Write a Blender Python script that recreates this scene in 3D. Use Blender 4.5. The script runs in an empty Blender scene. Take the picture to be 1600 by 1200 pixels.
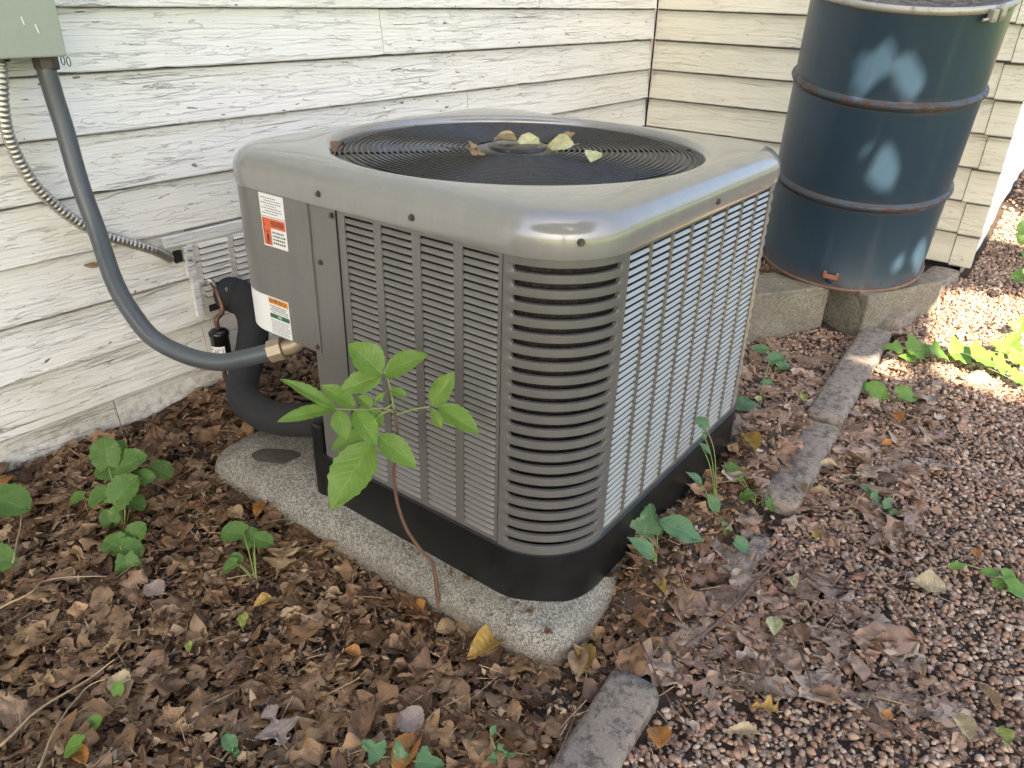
import bpy, bmesh, math, random
import numpy as np
from mathutils import Vector, Matrix, noise
R=math.radians; PI=math.pi
random.seed(7); rng=np.random.default_rng(7)
SC=bpy.context.scene; COL=SC.collection
# ------------------------------------------------------------------ camera
CAM=Vector((-.8559,-.5183,1.0626)); FPX=1188.32
RT=Vector((0.602592,-0.79765,0.025248)); DN=Vector((-0.351707,-0.293833,-0.888799)); FW=Vector((0.716369,0.526704,-0.4576))
cd=bpy.data.cameras.new('camera'); cam=bpy.data.objects.new('camera',cd); COL.objects.link(cam)
cd.sensor_width=36; cd.lens=36*FPX/1600; cd.clip_start=.02; cd.clip_end=400
m=Matrix((( RT.x,-DN.x,-FW.x,CAM.x),(RT.y,-DN.y,-FW.y,CAM.y),(RT.z,-DN.z,-FW.z,CAM.z),(0,0,0,1))); cam.matrix_world=m
SC.camera=cam
def bp(u,v,ax,val):
    d=RT*((u-800)/FPX)+DN*((v-600)/FPX)+FW; i='xyz'.index(ax)
    return CAM+d*((val-CAM[i])/d[i])
def bpd(u,v,dep): return CAM+(RT*((u-800)/FPX)+DN*((v-600)/FPX)+FW)*dep
def depth(p): return (Vector(p)-CAM).dot(FW)
# ------------------------------------------------------------------ light
SUN=Vector((-.54,-.46,.70)).normalized()
w=bpy.data.worlds.new('World'); SC.world=w; w.use_nodes=True
nt=w.node_tree; bg=nt.nodes['Background']; sk=nt.nodes.new('ShaderNodeTexSky'); sk.sky_type='NISHITA'; sk.sun_disc=False
sk.sun_elevation=math.asin(SUN.z); sk.sun_rotation=math.atan2(SUN.x,SUN.y); sk.dust_density=5.0; sk.air_density=1.0; sk.ozone_density=1.0
nt.links.new(sk.outputs[0],bg.inputs[0]); bg.inputs[1].default_value=.09
sl=bpy.data.lights.new('sun','SUN'); sl.energy=4.6; sl.angle=R(.5); sl.color=(1,.86,.68)
so=bpy.data.objects.new('sun',sl); COL.objects.link(so); so.rotation_euler=SUN.to_track_quat('Z','Y').to_euler(); so.location=(0,-3,6)
SC.view_settings.view_transform='Standard'; SC.view_settings.look='None'; SC.view_settings.gamma=1; SC.view_settings.use_curve_mapping=False
SC.view_settings.exposure=2.78
# ------------------------------------------------------------------ helpers
def obj(name,bm,mt,parent=None,smooth=False):
    me=bpy.data.meshes.new(name)
    if isinstance(bm,tuple): me.from_pydata(bm[0],[],bm[1])
    else: bm.to_mesh(me); bm.free()
    me.update()
    if smooth: me.shade_smooth()
    for x in (mt if isinstance(mt,list) else [mt]): me.materials.append(x)
    o=bpy.data.objects.new(name,me); COL.objects.link(o)
    if parent: o.parent=parent
    return o
def tag(o,label=None,cat=None,group=None,kind=None):
    if label:o['label']=label
    if cat:o['category']=cat
    if group:o['group']=group
    if kind:o['kind']=kind
    return o
def thing(name,label,cat,group=None,loc=(0,0,0)):
    o=bpy.data.objects.new(name,None); COL.objects.link(o); o.location=loc; o.empty_display_size=.05
    return tag(o,label,cat,group)
def box(bm,c,s,rz=0,M=None,bev=0):
    r=bmesh.ops.create_cube(bm,size=1); vs=r['verts']
    T=Matrix.Translation(c)@Matrix.Rotation(rz,4,'Z')@Matrix.Diagonal((*s,1))
    if M: T=M@T
    bmesh.ops.transform(bm,matrix=T,verts=vs)
    if bev: 
        es=list({e for v in vs for e in v.link_edges}); bmesh.ops.bevel(bm,geom=es,offset=bev,segments=2,affect='EDGES',profile=.6)
    return vs
def bx(c,s,rz=0,bev=0): 
    bm=bmesh.new(); box(bm,c,s,rz,bev=bev); return bm
def smoothpath(P,n=8):
    P=[Vector(p) for p in P]; Q=[]
    for i in range(len(P)-1):
        a=P[max(i-1,0)];b=P[i];c=P[i+1];d=P[min(i+2,len(P)-1)]
        for k in range(n):
            t=k/n; Q.append(.5*((2*b)+(c-a)*t+(2*a-5*b+4*c-d)*t*t+(3*b-a-3*c+d)*t**3))
    Q.append(P[-1]); return Q
def tube(bm,P,rad,n=12,cap=True):
    P=[Vector(p) for p in P]; rs=rad if isinstance(rad,(list,tuple)) else [rad]*len(P)
    up=Vector((0,0,1)); t0=(P[1]-P[0]).normalized()
    if abs(t0.dot(up))>.9: up=Vector((1,0,0))
    u=t0.cross(up).normalized(); rings=[]
    for i,p in enumerate(P):
        t=(P[min(i+1,len(P)-1)]-P[max(i-1,0)]).normalized()
        u=(u-t*u.dot(t)).normalized(); w_=t.cross(u)
        rings.append([bm.verts.new(p+(u*math.cos(2*PI*k/n)+w_*math.sin(2*PI*k/n))*rs[i]) for k in range(n)])
    for a,b in zip(rings,rings[1:]):
        for k in range(n): bm.faces.new((a[k],a[(k+1)%n],b[(k+1)%n],b[k]))
    if cap: bm.faces.new(rings[0][::-1]); bm.faces.new(rings[-1])
    return rings
def tb(P,rad,n=12):
    bm=bmesh.new(); tube(bm,P,rad,n); return bm
def lathe(bm,prof,n=48,c=(0,0,0),closed=False):
    rings=[[bm.verts.new((c[0]+r*math.cos(2*PI*k/n),c[1]+r*math.sin(2*PI*k/n),c[2]+z)) for k in range(n)] for r,z in prof]
    pr=list(zip(rings,rings[1:]))+([(rings[-1],rings[0])] if closed else [])
    for a,b in pr:
        for k in range(n): bm.faces.new((a[k],a[(k+1)%n],b[(k+1)%n],b[k]))
    return rings
def lt(prof,n=48,c=(0,0,0),closed=False,cap=False):
    bm=bmesh.new(); r=lathe(bm,prof,n,c,closed)
    if cap: bm.faces.new(r[0][::-1]); bm.faces.new(r[-1])
    return bm
def hash2(ix,iy,s):
    h=np.sin(ix*127.1+iy*311.7+s*74.7)*43758.5453; return h-np.floor(h)
def vn(x,y,s=0.):
    ix=np.floor(x);iy=np.floor(y);fx=x-ix;fy=y-iy;fx=fx*fx*(3-2*fx);fy=fy*fy*(3-2*fy)
    a=hash2(ix,iy,s);b=hash2(ix+1,iy,s);c=hash2(ix,iy+1,s);d=hash2(ix+1,iy+1,s)
    return (a*(1-fx)+b*fx)*(1-fy)+(c*(1-fx)+d*fx)*fy-.5
def ss(a,b,x): t=np.clip((x-a)/(b-a),0,1); return t*t*(3-2*t)
# ------------------------------------------------------------------ materials
class NT:
    def __init__(s,name,rough=.6,metal=0,spec=.5):
        s.m=bpy.data.materials.new(name); s.m.use_nodes=True; s.t=s.m.node_tree; s.b=s.t.nodes['Principled BSDF']
        s.b.inputs['Roughness'].default_value=rough; s.b.inputs['Metallic'].default_value=metal; s.b.inputs['Specular IOR Level'].default_value=spec
    def n(s,ty,**k):
        o=s.t.nodes.new('ShaderNode'+ty)
        for a,b in k.items():
            if a.startswith('_'): 
                i=a[1:]; i=int(i) if i.isdigit() else i.replace('_',' ')
                if isinstance(b,bpy.types.NodeSocket): s.t.links.new(b,o.inputs[i])
                else: o.inputs[i].default_value=b
            else: setattr(o,a,b)
        return o
    def co(s,kind='Object',sc=(1,1,1),rot=(0,0,0)):
        c=s.n('TexCoord'); mp=s.n('Mapping',_Vector=c.outputs[kind],_Scale=sc,_Rotation=rot); return mp.outputs[0]
    def noise(s,co,scale=5,det=4,rough=.5,dist=0): return s.n('TexNoise',_Vector=co,_Scale=scale,_Detail=det,_Roughness=rough,_Distortion=dist).outputs['Fac']
    def ramp(s,f,st,interp='LINEAR'):
        r=s.n('ValToRGB',_Fac=f); e=r.color_ramp.elements; r.color_ramp.interpolation=interp
        while len(e)<len(st): e.new(.5)
        while len(e)>len(st): e.remove(e[-1])
        for i,(p,c) in enumerate(st):
            e[i].position=p; e[i].color=(c,c,c,1) if isinstance(c,(int,float)) else (*c,1)
        return r.outputs[0]
    def mix(s,f,a,b,ty='MIX'):
        o=s.n('MixRGB',blend_type=ty)
        for i,x in ((0,f),(1,a),(2,b)):
            if isinstance(x,bpy.types.NodeSocket): s.t.links.new(x,o.inputs[i])
            else: o.inputs[i].default_value=x if (i==0) else ((*x,1) if isinstance(x,tuple) else (x,x,x,1))
        return o.outputs[0]
    def math(s,op,a,b=0):
        o=s.n('Math',operation=op)
        for i,x in ((0,a),(1,b)):
            if isinstance(x,bpy.types.NodeSocket): s.t.links.new(x,o.inputs[i])
            else: o.inputs[i].default_value=x
        return o.outputs[0]
    def bump(s,h,st=.5,dist=.01,prev=None):
        o=s.n('Bump',_Height=h,_Strength=st,_Distance=dist)
        if prev: s.t.links.new(prev,o.inputs['Normal'])
        return o.outputs[0]
    def set(s,k,v):
        if isinstance(v,bpy.types.NodeSocket): s.t.links.new(v,s.b.inputs[k])
        else: s.b.inputs[k].default_value=(*v,1) if isinstance(v,tuple) and len(v)==3 else v
        return s
def simple(name,c,rough=.6,metal=0,var=.12,scale=30,bst=.1,bd=.002,spec=.5):
    t=NT(name,rough,metal,spec); co=t.co(); n=t.noise(co,scale,5,.6)
    t.set('Base Color',t.mix(n,tuple(x*(1-var) for x in c),tuple(min(1,x*(1+var)) for x in c)))
    t.set('Normal',t.bump(n,bst,bd)); t.set('Roughness',t.ramp(n,[(.2,max(0,rough-.08)),(.8,min(1,rough+.1))])); return t.m

def board_paint(name,warm,cool,peel=.5,lap=1.):
    t=NT(name,.55,0,.35); c=t.n('TexCoord'); sp=t.n('SeparateXYZ',_0=c.outputs['Object'])
    u=t.math('ADD',sp.outputs[0],sp.outputs[1]); z=sp.outputs[2]
    oi=t.n('ObjectInfo'); u=t.math('ADD',u,t.math('MULTIPLY',oi.outputs['Random'],17.))
    def cv(a,b): return t.n('CombineXYZ',_0=t.math('MULTIPLY',u,a),_1=t.math('MULTIPLY',z,b)).outputs[0]
    grain=t.noise(cv(3,130),1,6,.62,.15); grain2=t.noise(cv(14,300),1,3,.6,.5)
    flake=t.noise(cv(5,52),1,6,.6,.5); 
    region=t.noise(cv(2.2,9),1,3,.5)
    # cracks: long, irregular, mostly along the grain
    wv=t.noise(cv(7,22),1,5,.65); warped=t.n('VectorMath',operation='ADD',_0=cv(7,62),_1=t.mix(1,0,wv)).outputs[0]
    sc_=t.n('VectorMath',operation='MULTIPLY_ADD',_0=t.n('CombineXYZ',_0=wv,_1=wv,_2=0.).outputs[0],_1=(1.0,1.1,0),_2=cv(2.6,58)).outputs[0]
    vo=t.n('TexVoronoi',feature='DISTANCE_TO_EDGE',_Vector=sc_,_Scale=1.0,_Randomness=1.0).outputs['Distance']
    ckm=t.ramp(t.noise(cv(3.5,16),1,5,.6),[(.60-.08*peel,0.),(.73-.08*peel,1.)])
    crack=t.math('MULTIPLY',t.ramp(vo,[(.0,1.),(.045,0.)]),ckm)
    # flakes lost: bare grey brown wood, small and elongated
    lost=t.ramp(t.noise(cv(16,85),1,4,.55,.6),[(.705-.035*peel,0.),(.715-.035*peel,1.)])
    lost=t.math('MULTIPLY',lost,t.ramp(region,[(.42,0.),(.55,1.)]))
    edge=t.ramp(flake,[(.53,0.),(.545,1.)])      # thick paint layer plateau
    col=t.mix(t.noise(cv(1.2,5),1,4,.6),warm,cool)
    col=t.mix(t.math('MULTIPLY',t.ramp(grain,[(.26,1.),(.38,0.)]),.10),col,tuple(x*.62 for x in warm))
    col=t.mix(t.math('MULTIPLY',t.ramp(t.noise(cv(2.5,7),1,6,.7,.4),[(.58,0.),(.78,1.)]),.3),col,(warm[0]*.78,warm[1]*.74,warm[2]*.55))
    speck=t.ramp(t.noise(cv(60,75),1,2,.5),[(.735,0.),(.76,1.)])
    col=t.mix(t.math('MULTIPLY',speck,.8),col,(.09,.08,.065))
    col=t.mix(t.math('MULTIPLY',crack,.36),col,(.20,.18,.155))
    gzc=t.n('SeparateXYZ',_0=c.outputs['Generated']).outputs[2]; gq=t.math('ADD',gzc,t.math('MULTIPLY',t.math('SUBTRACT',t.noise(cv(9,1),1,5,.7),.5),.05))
    col=t.mix(t.math('MULTIPLY',t.ramp(gq,[(.822,0.),(.852,1.)]),.95*lap),col,(.07,.062,.05)); col=t.mix(t.math('MULTIPLY',t.ramp(gq,[(.72,0.),(.90,1.)]),.16*lap),col,(.25,.23,.18))  # lap shadow and dirt painted as a dark line at board tops
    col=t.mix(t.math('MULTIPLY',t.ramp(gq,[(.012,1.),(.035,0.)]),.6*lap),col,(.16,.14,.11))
    lowm=t.math('MULTIPLY',t.ramp(z,[(.05,1.),(.34,0.)]),t.ramp(t.noise(cv(4,5),1,6,.7,.5),[(.38,0.),(.62,1.)]))
    col=t.mix(t.math('MULTIPLY',lowm,.42),col,(.36,.34,.19)); col=t.mix(t.math('MULTIPLY',t.math('MULTIPLY',t.ramp(z,[(.045,1.),(.13,0.)]),t.ramp(t.noise(cv(40,40),1,5,.7),[(.45,0.),(.65,1.)])),.7),col,(.12,.085,.055))
    wood=t.mix(grain2,(.16,.12,.09),(.30,.25,.21))
    col=t.mix(lost,col,wood)
    t.set('Base Color',col)
    h=t.math('ADD',t.math('MULTIPLY',grain,.7),t.math('MULTIPLY',grain2,.25))
    h=t.math('ADD',h,t.math('MULTIPLY',edge,.34)); h=t.math('SUBTRACT',h,t.math('MULTIPLY',crack,.9)); h=t.math('SUBTRACT',h,t.math('MULTIPLY',lost,.5))
    t.set('Normal',t.bump(h,.95,.0048)); t.set('Roughness',t.mix(lost,.5,.9)); return t.m
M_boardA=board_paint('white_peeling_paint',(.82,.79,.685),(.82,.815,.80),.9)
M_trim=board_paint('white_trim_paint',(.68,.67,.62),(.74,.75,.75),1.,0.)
M_boardB=board_paint('bounce_tinted_peeling_paint',(.70,.675,.54),(.74,.72,.61),.25)  # yellowish bounce light put into the paint as a cream tone
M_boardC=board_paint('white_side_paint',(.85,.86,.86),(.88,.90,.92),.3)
M_dark=simple('dark_void',(.012,.011,.010),.9)
M_plaster=simple('foundation_concrete',(.30,.27,.22),.9,var=.3,scale=14,bst=.6,bd=.006)

def enamel(name,c,rough=.3,dirt=.35,metal=.3):
    t=NT(name,rough,metal,.6); co=t.co(); n=t.noise(co,6,4,.5); n2=t.noise(co,160,3,.6); d=t.ramp(t.noise(co,26,6,.7,.5),[(.5,0.),(.72,1.)])
    col=t.mix(n,tuple(x*.93 for x in c),tuple(x*1.06 for x in c))
    col=t.mix(t.math('MULTIPLY',d,dirt),col,(.23,.20,.155)); stk=t.ramp(t.noise(t.co('Object',(30,30,1.4)),1,5,.65),[(.45,0.),(.75,1.)]); col=t.mix(t.math('MULTIPLY',stk,.22),col,tuple(x*1.45 for x in c)); sp=t.ramp(t.noise(co,420,1,.5),[(.70,0.),(.74,1.)])
    col=t.mix(t.math('MULTIPLY',sp,.35),col,(.42,.39,.33)); t.set('Base Color',col)
    t.set('Roughness',t.mix(t.math('MULTIPLY',d,min(.8,dirt*2)),rough,.6)); t.set('Normal',t.bump(n2,.06,.0005,t.bump(n,.08,.004)))
    t.set('Coat Weight',.5 if name[:3]=='cap' else .2); t.set('Coat Roughness',.05 if name[:3]=='cap' else .15); return t.m
M_ac=enamel('warm_grey_enamel',(.150,.145,.136),.30,.10,.3)
M_cap=enamel('cap_enamel',(.240,.233,.218),.20,.0,.18)
M_acd=enamel('louver_enamel',(.34,.325,.305),.28,.22,.55)  # lighter copy: sky sheen of the right panel put into the colour
M_acl=enamel('shaded_louver_enamel',(.150,.143,.133),.38,.45,.25)  # darker copy: shade of the left panel put into the colour
M_pan=simple('black_plastic_pan',(.006,.006,.0065),.42,var=.35,scale=18,bst=.15,bd=.002)
M_wire=simple('black_coated_wire',(.012,.012,.014),.30,var=.3,scale=60)
M_screw=simple('screw_steel',(.10,.095,.088),.4,.7)
t=NT('coil_fins',.6,.25); co=t.co(); a=t.n('TexWave',_Vector=co,_Scale=170.,_Distortion=.4); a.bands_direction='X'
b_=t.n('TexWave',_Vector=co,_Scale=170.,_Distortion=.4); b_.bands_direction='Y'
hh=t.math('MULTIPLY',a.outputs['Fac'],b_.outputs['Fac']); dn=t.noise(co,120,5,.75)
t.set('Base Color',t.mix(t.ramp(dn,[(.45,0.),(.7,1.)]),t.mix(hh,(.008,.007,.006),(.032,.028,.024)),(.06,.042,.026))); t.set('Normal',t.bump(hh,.5,.002)); M_coil=t.m

def stone(name,c1,c2,sc=180,rough=.85,st=.5,wet=None):
    t=NT(name,rough,0,.35); co=t.co(); v=t.n('TexVoronoi',_Vector=co,_Scale=sc).outputs['Color']; g=t.n('RGBToBW',_Color=v).outputs[0]
    n=t.noise(co,7,6,.65); n3=t.noise(co,sc*1.3,3,.6)
    col=t.mix(t.ramp(g,[(.25,0.),(.75,1.)]),c1,c2); col=t.mix(t.ramp(n,[(.3,.0),(.75,.55)]),col,tuple(x*.5 for x in c1))
    col=t.mix(t.math('MULTIPLY',t.ramp(n3,[(.62,0.),(.7,1.)]),.6),col,tuple(min(.8,x*1.6) for x in c2))
    t.set('Base Color',col); t.set('Normal',t.bump(t.math('ADD',g,t.math('MULTIPLY',n3,1.4)),st,.0022,t.bump(n,.5,.012))); return t.m
t=NT('aggregate_pad',.75,0,.35); co=t.co(); vv=t.n('RGBToBW',_Color=t.n('TexVoronoi',_Vector=co,_Scale=360.).outputs['Color']).outputs[0]; n=t.noise(co,4,6,.65,.3); n2=t.noise(co,22,7,.75,.4); n3=t.noise(co,470,3,.6)
col=t.mix(t.ramp(vv,[(.25,0.),(.75,1.)]),(.115,.108,.085),(.34,.32,.265)); col=t.mix(t.math('MULTIPLY',t.ramp(n3,[(.62,0.),(.7,1.)]),.6),col,(.52,.50,.44)); col=t.mix(t.math('MULTIPLY',t.ramp(n,[(.42,0.),(.66,1.)]),.55),col,(.12,.105,.075)); col=t.mix(t.math('MULTIPLY',t.ramp(n2,[(.54,0.),(.66,1.)]),.45),col,(.075,.065,.048))
pz=t.n('SeparateXYZ',_0=co).outputs[2]; sp_=t.math('MULTIPLY',t.ramp(t.math('ADD',pz,t.math('MULTIPLY',t.math('SUBTRACT',n2,.5),.06)),[(.01,1.),(.05,0.)]),.6); col=t.mix(sp_,col,(.085,.06,.038))
t.set('Base Color',col); t.set('Normal',t.bump(t.math('ADD',vv,t.math('MULTIPLY',n3,1.4)),.55,.0022,t.bump(n2,.4,.008))); M_pad=t.m
t=NT('edging_concrete',.88,0,.35); co=t.co(); n=t.noise(co,5,5,.6); n2=t.noise(co,48,9,.8,.3); n3=t.noise(co,260,4,.65); vv=t.n('RGBToBW',_Color=t.n('TexVoronoi',_Vector=co,_Scale=420.).outputs['Color']).outputs[0]
col=t.mix(n,(.23,.185,.155),(.31,.27,.215)); col=t.mix(t.math('MULTIPLY',vv,.35),col,(.14,.115,.09)); col=t.mix(t.ramp(n3,[(.55,0.),(.7,.6)]),col,(.42,.38,.31)); col=t.mix(t.math('MULTIPLY',t.ramp(n2,[(.49,0.),(.58,1.)]),.8),col,(.075,.064,.050))
t.set('Base Color',col); t.set('Normal',t.bump(t.math('ADD',n3,vv),.5,.002,t.bump(n2,.5,.006))); M_curb=t.m
M_block=stone('block_concrete',(.17,.155,.115),(.27,.25,.19),150,.9,.5)
t=NT('wet_stain',.25,0,.5); n=t.noise(t.co(),90,4,.6); t.set('Base Color',t.mix(n,(.055,.048,.038),(.10,.09,.075))); t.set('Normal',t.bump(n,.5,.002)); M_stain=t.m
t=NT('drum_paint',.32,0,.5); c=t.n('TexCoord'); ob=c.outputs['Object']; mp=t.n('Mapping',_Vector=ob,_Scale=(26,26,1.6)).outputs[0]
st=t.ramp(t.noise(mp,1,5,.6),[(.5,0.),(.8,1.)]); n=t.noise(ob,5,6,.6); rs=t.ramp(t.noise(ob,38,7,.72,.4),[(.60,0.),(.67,1.)])
zz=t.n('SeparateXYZ',_0=ob).outputs[2]
def band(z0,wd): return t.ramp(t.math('ABSOLUTE',t.math('SUBTRACT',zz,z0)),[(.0,1.),(wd,0.)])
bd=t.math('MAXIMUM',t.math('MAXIMUM',band(.308,.03),band(.632,.03)),t.math('MAXIMUM',band(.0,.06),band(.895,.02)))
rr_=t.math('MAXIMUM',t.math('MULTIPLY',t.ramp(t.noise(ob,30,7,.7,.5),[(.44,0.),(.56,1.)]),t.math('MULTIPLY',bd,.95)),t.math('MULTIPLY',rs,.10))
col=t.mix(n,(.017,.037,.062),(.027,.050,.072)); col=t.mix(t.math('MULTIPLY',st,.35),col,(.05,.065,.068)); rust=t.mix(t.noise(ob,90,4,.6),(.035,.016,.011),(.11,.05,.03))
col=t.mix(t.math('MULTIPLY',bd,.30),col,(.07,.085,.085)); col=t.mix(rr_,col,rust); t.set('Base Color',col); t.set('Roughness',t.mix(t.math('MAXIMUM',rr_,t.math('MULTIPLY',st,.3)),.33,.85)); t.set('Normal',t.bump(t.math('SUBTRACT',n,t.math('MULTIPLY',rr_,.3)),.25,.004)); M_drum=t.m
t=NT('rusty_steel',.7,.2); n=t.noise(t.co(),45,6,.7); t.set('Base Color',t.mix(n,(.10,.045,.03),(.30,.19,.14))); t.set('Normal',t.bump(n,.5,.003)); M_rust=t.m
t=NT('dull_ring_steel',.5,.5); n=t.noise(t.co(),30,6,.7); t.set('Base Color',t.mix(t.ramp(n,[(.52,0.),(.66,1.)]),(.40,.38,.33),(.17,.12,.09))); M_ring=t.m
M_pink=simple('faded_red_fitting',(.34,.13,.085),.7,var=.3,scale=80,bst=.4)
t=NT('grey_green_box_metal',.42,.25); co=t.co(); n=t.noise(co,40,6,.7); t.set('Base Color',t.mix(n,(.30,.325,.27),(.38,.405,.35))); t.set('Normal',t.bump(n,.06,.003)); t.set('Roughness',t.ramp(n,[(.3,.36),(.7,.55)])); M_box=t.m
M_conduit=simple('grey_vinyl_conduit',(.062,.072,.077),.36,var=.15,scale=40,bst=.1)
M_armor=simple('galvanised_armour',(.48,.46,.42),.36,.85,var=.3,scale=70,bst=.2)
M_brass=simple('tan_fitting',(.33,.26,.175),.38,.35,var=.25,scale=60)
M_foam=simple('black_pipe_foam',(.016,.016,.017),.85,var=.3,scale=160,bst=.5,bd=.0015)
M_can=simple('black_filter_can',(.008,.009,.009),.22)
M_copper=simple('tarnished_copper',(.16,.09,.06),.45,.7,var=.35,scale=60)
M_nut=simple('dark_fitting',(.075,.062,.055),.5,.2,var=.3)
M_white=simple('sticker_white',(.72,.72,.70),.5,var=.03); M_blk=simple('print_black',(.03,.03,.03),.6); M_org=simple('sticker_orange_red',(.62,.11,.035),.5,var=.04)
M_amb=simple('sticker_amber',(.72,.30,.04),.5,var=.04); M_grn=simple('sticker_green',(.02,.12,.06),.5,var=.04)
M_ventm=board_paint('vent_white_paint',(.62,.60,.54),(.68,.68,.66),.3,0.)
M_scratch=simple('scratch_white',(.8,.8,.78),.5)

def leafmat(name,cols,rough=.6,trans=.0,vein=.6,alt=None):
    """cols: ramp of colours by random per object/instance."""
    t=NT(name,rough,0,.4); oi=t.n('ObjectInfo'); rnd=oi.outputs['Random']; uv=t.n('UVMap').outputs[0]; sp=t.n('SeparateXYZ',_0=uv)
    u=t.math('ABSOLUTE',t.math('SUBTRACT',sp.outputs[0],.5)); v=sp.outputs[1]
    sv=t.math('SINE',t.math('MULTIPLY',t.math('SUBTRACT',v,t.math('MULTIPLY',u,.55)),62.)); side=t.ramp(sv,[(.55,0.),(1.,1.)])
    mid=t.ramp(u,[(.012,1.),(.035,0.)]); vn_=t.math('MAXIMUM',mid,t.math('MULTIPLY',side,.7))
    co=t.co('Object'); n=t.noise(co,55,5,.65); n2=t.noise(co,200,4,.7)
    k=len(cols); base=t.ramp(rnd,[((i+.5)/k,c) for i,c in enumerate(cols)])
    col=t.mix(t.ramp(n,[(.3,.0),(.75,.8)]),base,alt if alt else tuple(x*.5 for x in cols[0]))
    if not alt:
        dk=t.n('HueSaturation',_Saturation=.95,_Value=.45,_Color=base).outputs[0]; col=t.mix(t.ramp(n,[(.35,.0),(.75,.75)]),base,dk)
    if trans: col=t.mix(t.ramp(t.noise(co,150,2,.5),[(.70,0.),(.73,.7)]),col,(.30,.24,.10))
    lt_=t.n('HueSaturation',_Saturation=.75,_Value=1.55,_Color=col).outputs[0]
    col=t.mix(t.math('MULTIPLY',vn_,.45*vein),col,lt_)
    t.set('Base Color',col); t.set('Normal',t.bump(t.math('ADD',t.math('MULTIPLY',vn_,-.6),t.math('MULTIPLY',n2,.5)),.5*vein+.1,.0012))
    t.set('Roughness',t.ramp(n,[(.3,rough-.15),(.7,rough+.15)]))
    if trans:
        tr=t.n('BsdfTranslucent'); t.t.links.new(lt_,tr.inputs[0]); mx=t.n('MixShader'); mx.inputs[0].default_value=trans
        t.t.links.new(t.b.outputs[0],mx.inputs[1]); t.t.links.new(tr.outputs[0],mx.inputs[2]); t.t.links.new(mx.outputs[0],t.t.nodes['Material Output'].inputs[0])
    return t.m
LIT=[(.13,.064,.028),(.22,.12,.052),(.07,.035,.017),(.27,.16,.075),(.17,.088,.038),(.33,.22,.125),(.14,.07,.03),(.36,.22,.10),(.21,.13,.075),(.10,.05,.024)]
M_litter=leafmat('dead_leaf_litter',LIT,.55)
M_lfrag=leafmat('leaf_fragments',[(.085,.043,.02),(.18,.095,.045),(.045,.025,.014),(.29,.18,.095),(.13,.066,.03),(.22,.13,.065),(.40,.28,.165)],.6)
M_litterR=leafmat('bleached_leaf_litter',[(.30,.19,.125),(.20,.11,.062),(.41,.30,.21),(.13,.072,.042),(.34,.215,.14),(.25,.15,.09),(.47,.37,.28),(.34,.185,.105)],.32)
M_tan=leafmat('leaf_tan',[(.33,.22,.11)],.5,.1); M_yel=leafmat('leaf_yellow',[(.42,.26,.05)],.45,.15); M_ora=leafmat('leaf_orange',[(.40,.17,.035)],.45,.12)
M_brn=leafmat('leaf_brown',[(.19,.105,.055)],.5); M_pal=leafmat('leaf_pale',[(.46,.36,.2)],.5,.1); M_gry=leafmat('leaf_greybrown',[(.26,.20,.165)],.55)
M_ygr=leafmat('leaf_yellowgreen',[(.34,.38,.08)],.45,.2); M_pgr=leafmat('leaf_palegreen',[(.56,.55,.28)],.5,.15)
M_grl=leafmat('sapling_leaf',[(.15,.26,.032)],.36,.30,.9,alt=(.095,.19,.026)); M_grs=leafmat('weed_leaf',[(.085,.17,.028)],.5,.24,.8,alt=(.06,.125,.022)); M_ivy=leafmat('ivy_leaf',[(.09,.185,.07)],.36,.18,.9,alt=(.065,.14,.055))
M_grb=leafmat('bright_weed_leaf',[(.13,.25,.03)],.45,.28,.8,alt=(.09,.19,.025))
M_stem=simple('brown_stem',(.13,.07,.045),.6,var=.3,scale=120,bst=.4); M_gstem=simple('green_stem',(.20,.26,.07),.5); M_twig=simple('twig_bark',(.10,.065,.048),.7,var=.4,scale=130,bst=.5); M_straw=simple('straw_twig',(.34,.25,.15),.6,var=.3,scale=120)
t=NT('pebble_stone',.45,0,.5); oi=t.n('ObjectInfo'); rnd=oi.outputs['Random']; co=t.co(); n=t.noise(co,70,5,.6)
pc=[(.30,.18,.11),(.45,.31,.205),(.20,.12,.08),(.56,.44,.33),(.37,.21,.135),(.27,.195,.15),(.42,.25,.155),(.16,.11,.085),(.52,.36,.24),(.35,.265,.205)]
base=t.ramp(rnd,[((i+.5)/len(pc),c) for i,c in enumerate(pc)],'CONSTANT'); dk=t.n('HueSaturation',_Value=.6,_Color=base).outputs[0]
t.set('Base Color',t.mix(t.ramp(n,[(.35,0.),(.7,1.)]),base,dk)); t.set('Normal',t.bump(n,.25,.002)); t.set('Roughness',t.ramp(n,[(.3,.35),(.7,.6)])); M_peb=t.m
t=NT('dark_soil',.85,0,.3); co=t.co(); n=t.noise(co,12,8,.7); n2=t.noise(co,120,5,.7)
col=t.mix(t.ramp(n,[(.3,0.),(.7,1.)]),(.028,.019,.013),(.075,.05,.034)); col=t.mix(t.ramp(n2,[(.5,0.),(.75,.7)]),col,(.14,.10,.07))
yy=t.n('SeparateXYZ',_0=t.n('TexCoord').outputs['Object']).outputs[1]; lw=t.ramp(t.math('ADD',t.math('MULTIPLY',yy,-.1),t.math('MULTIPLY',n,.1)),[(.24,0.),(.29,1.)])
col=t.mix(lw,col,t.mix(n2,(.10,.17,.03),(.20,.25,.06))); t.set('Base Color',col); t.set('Normal',t.bump(n2,.9,.008,t.bump(n,.6,.02))); M_soil=t.m
M_crown=leafmat('tree_foliage',[(.06,.10,.03),(.08,.13,.035),(.05,.085,.025)],.5,.12)

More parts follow.
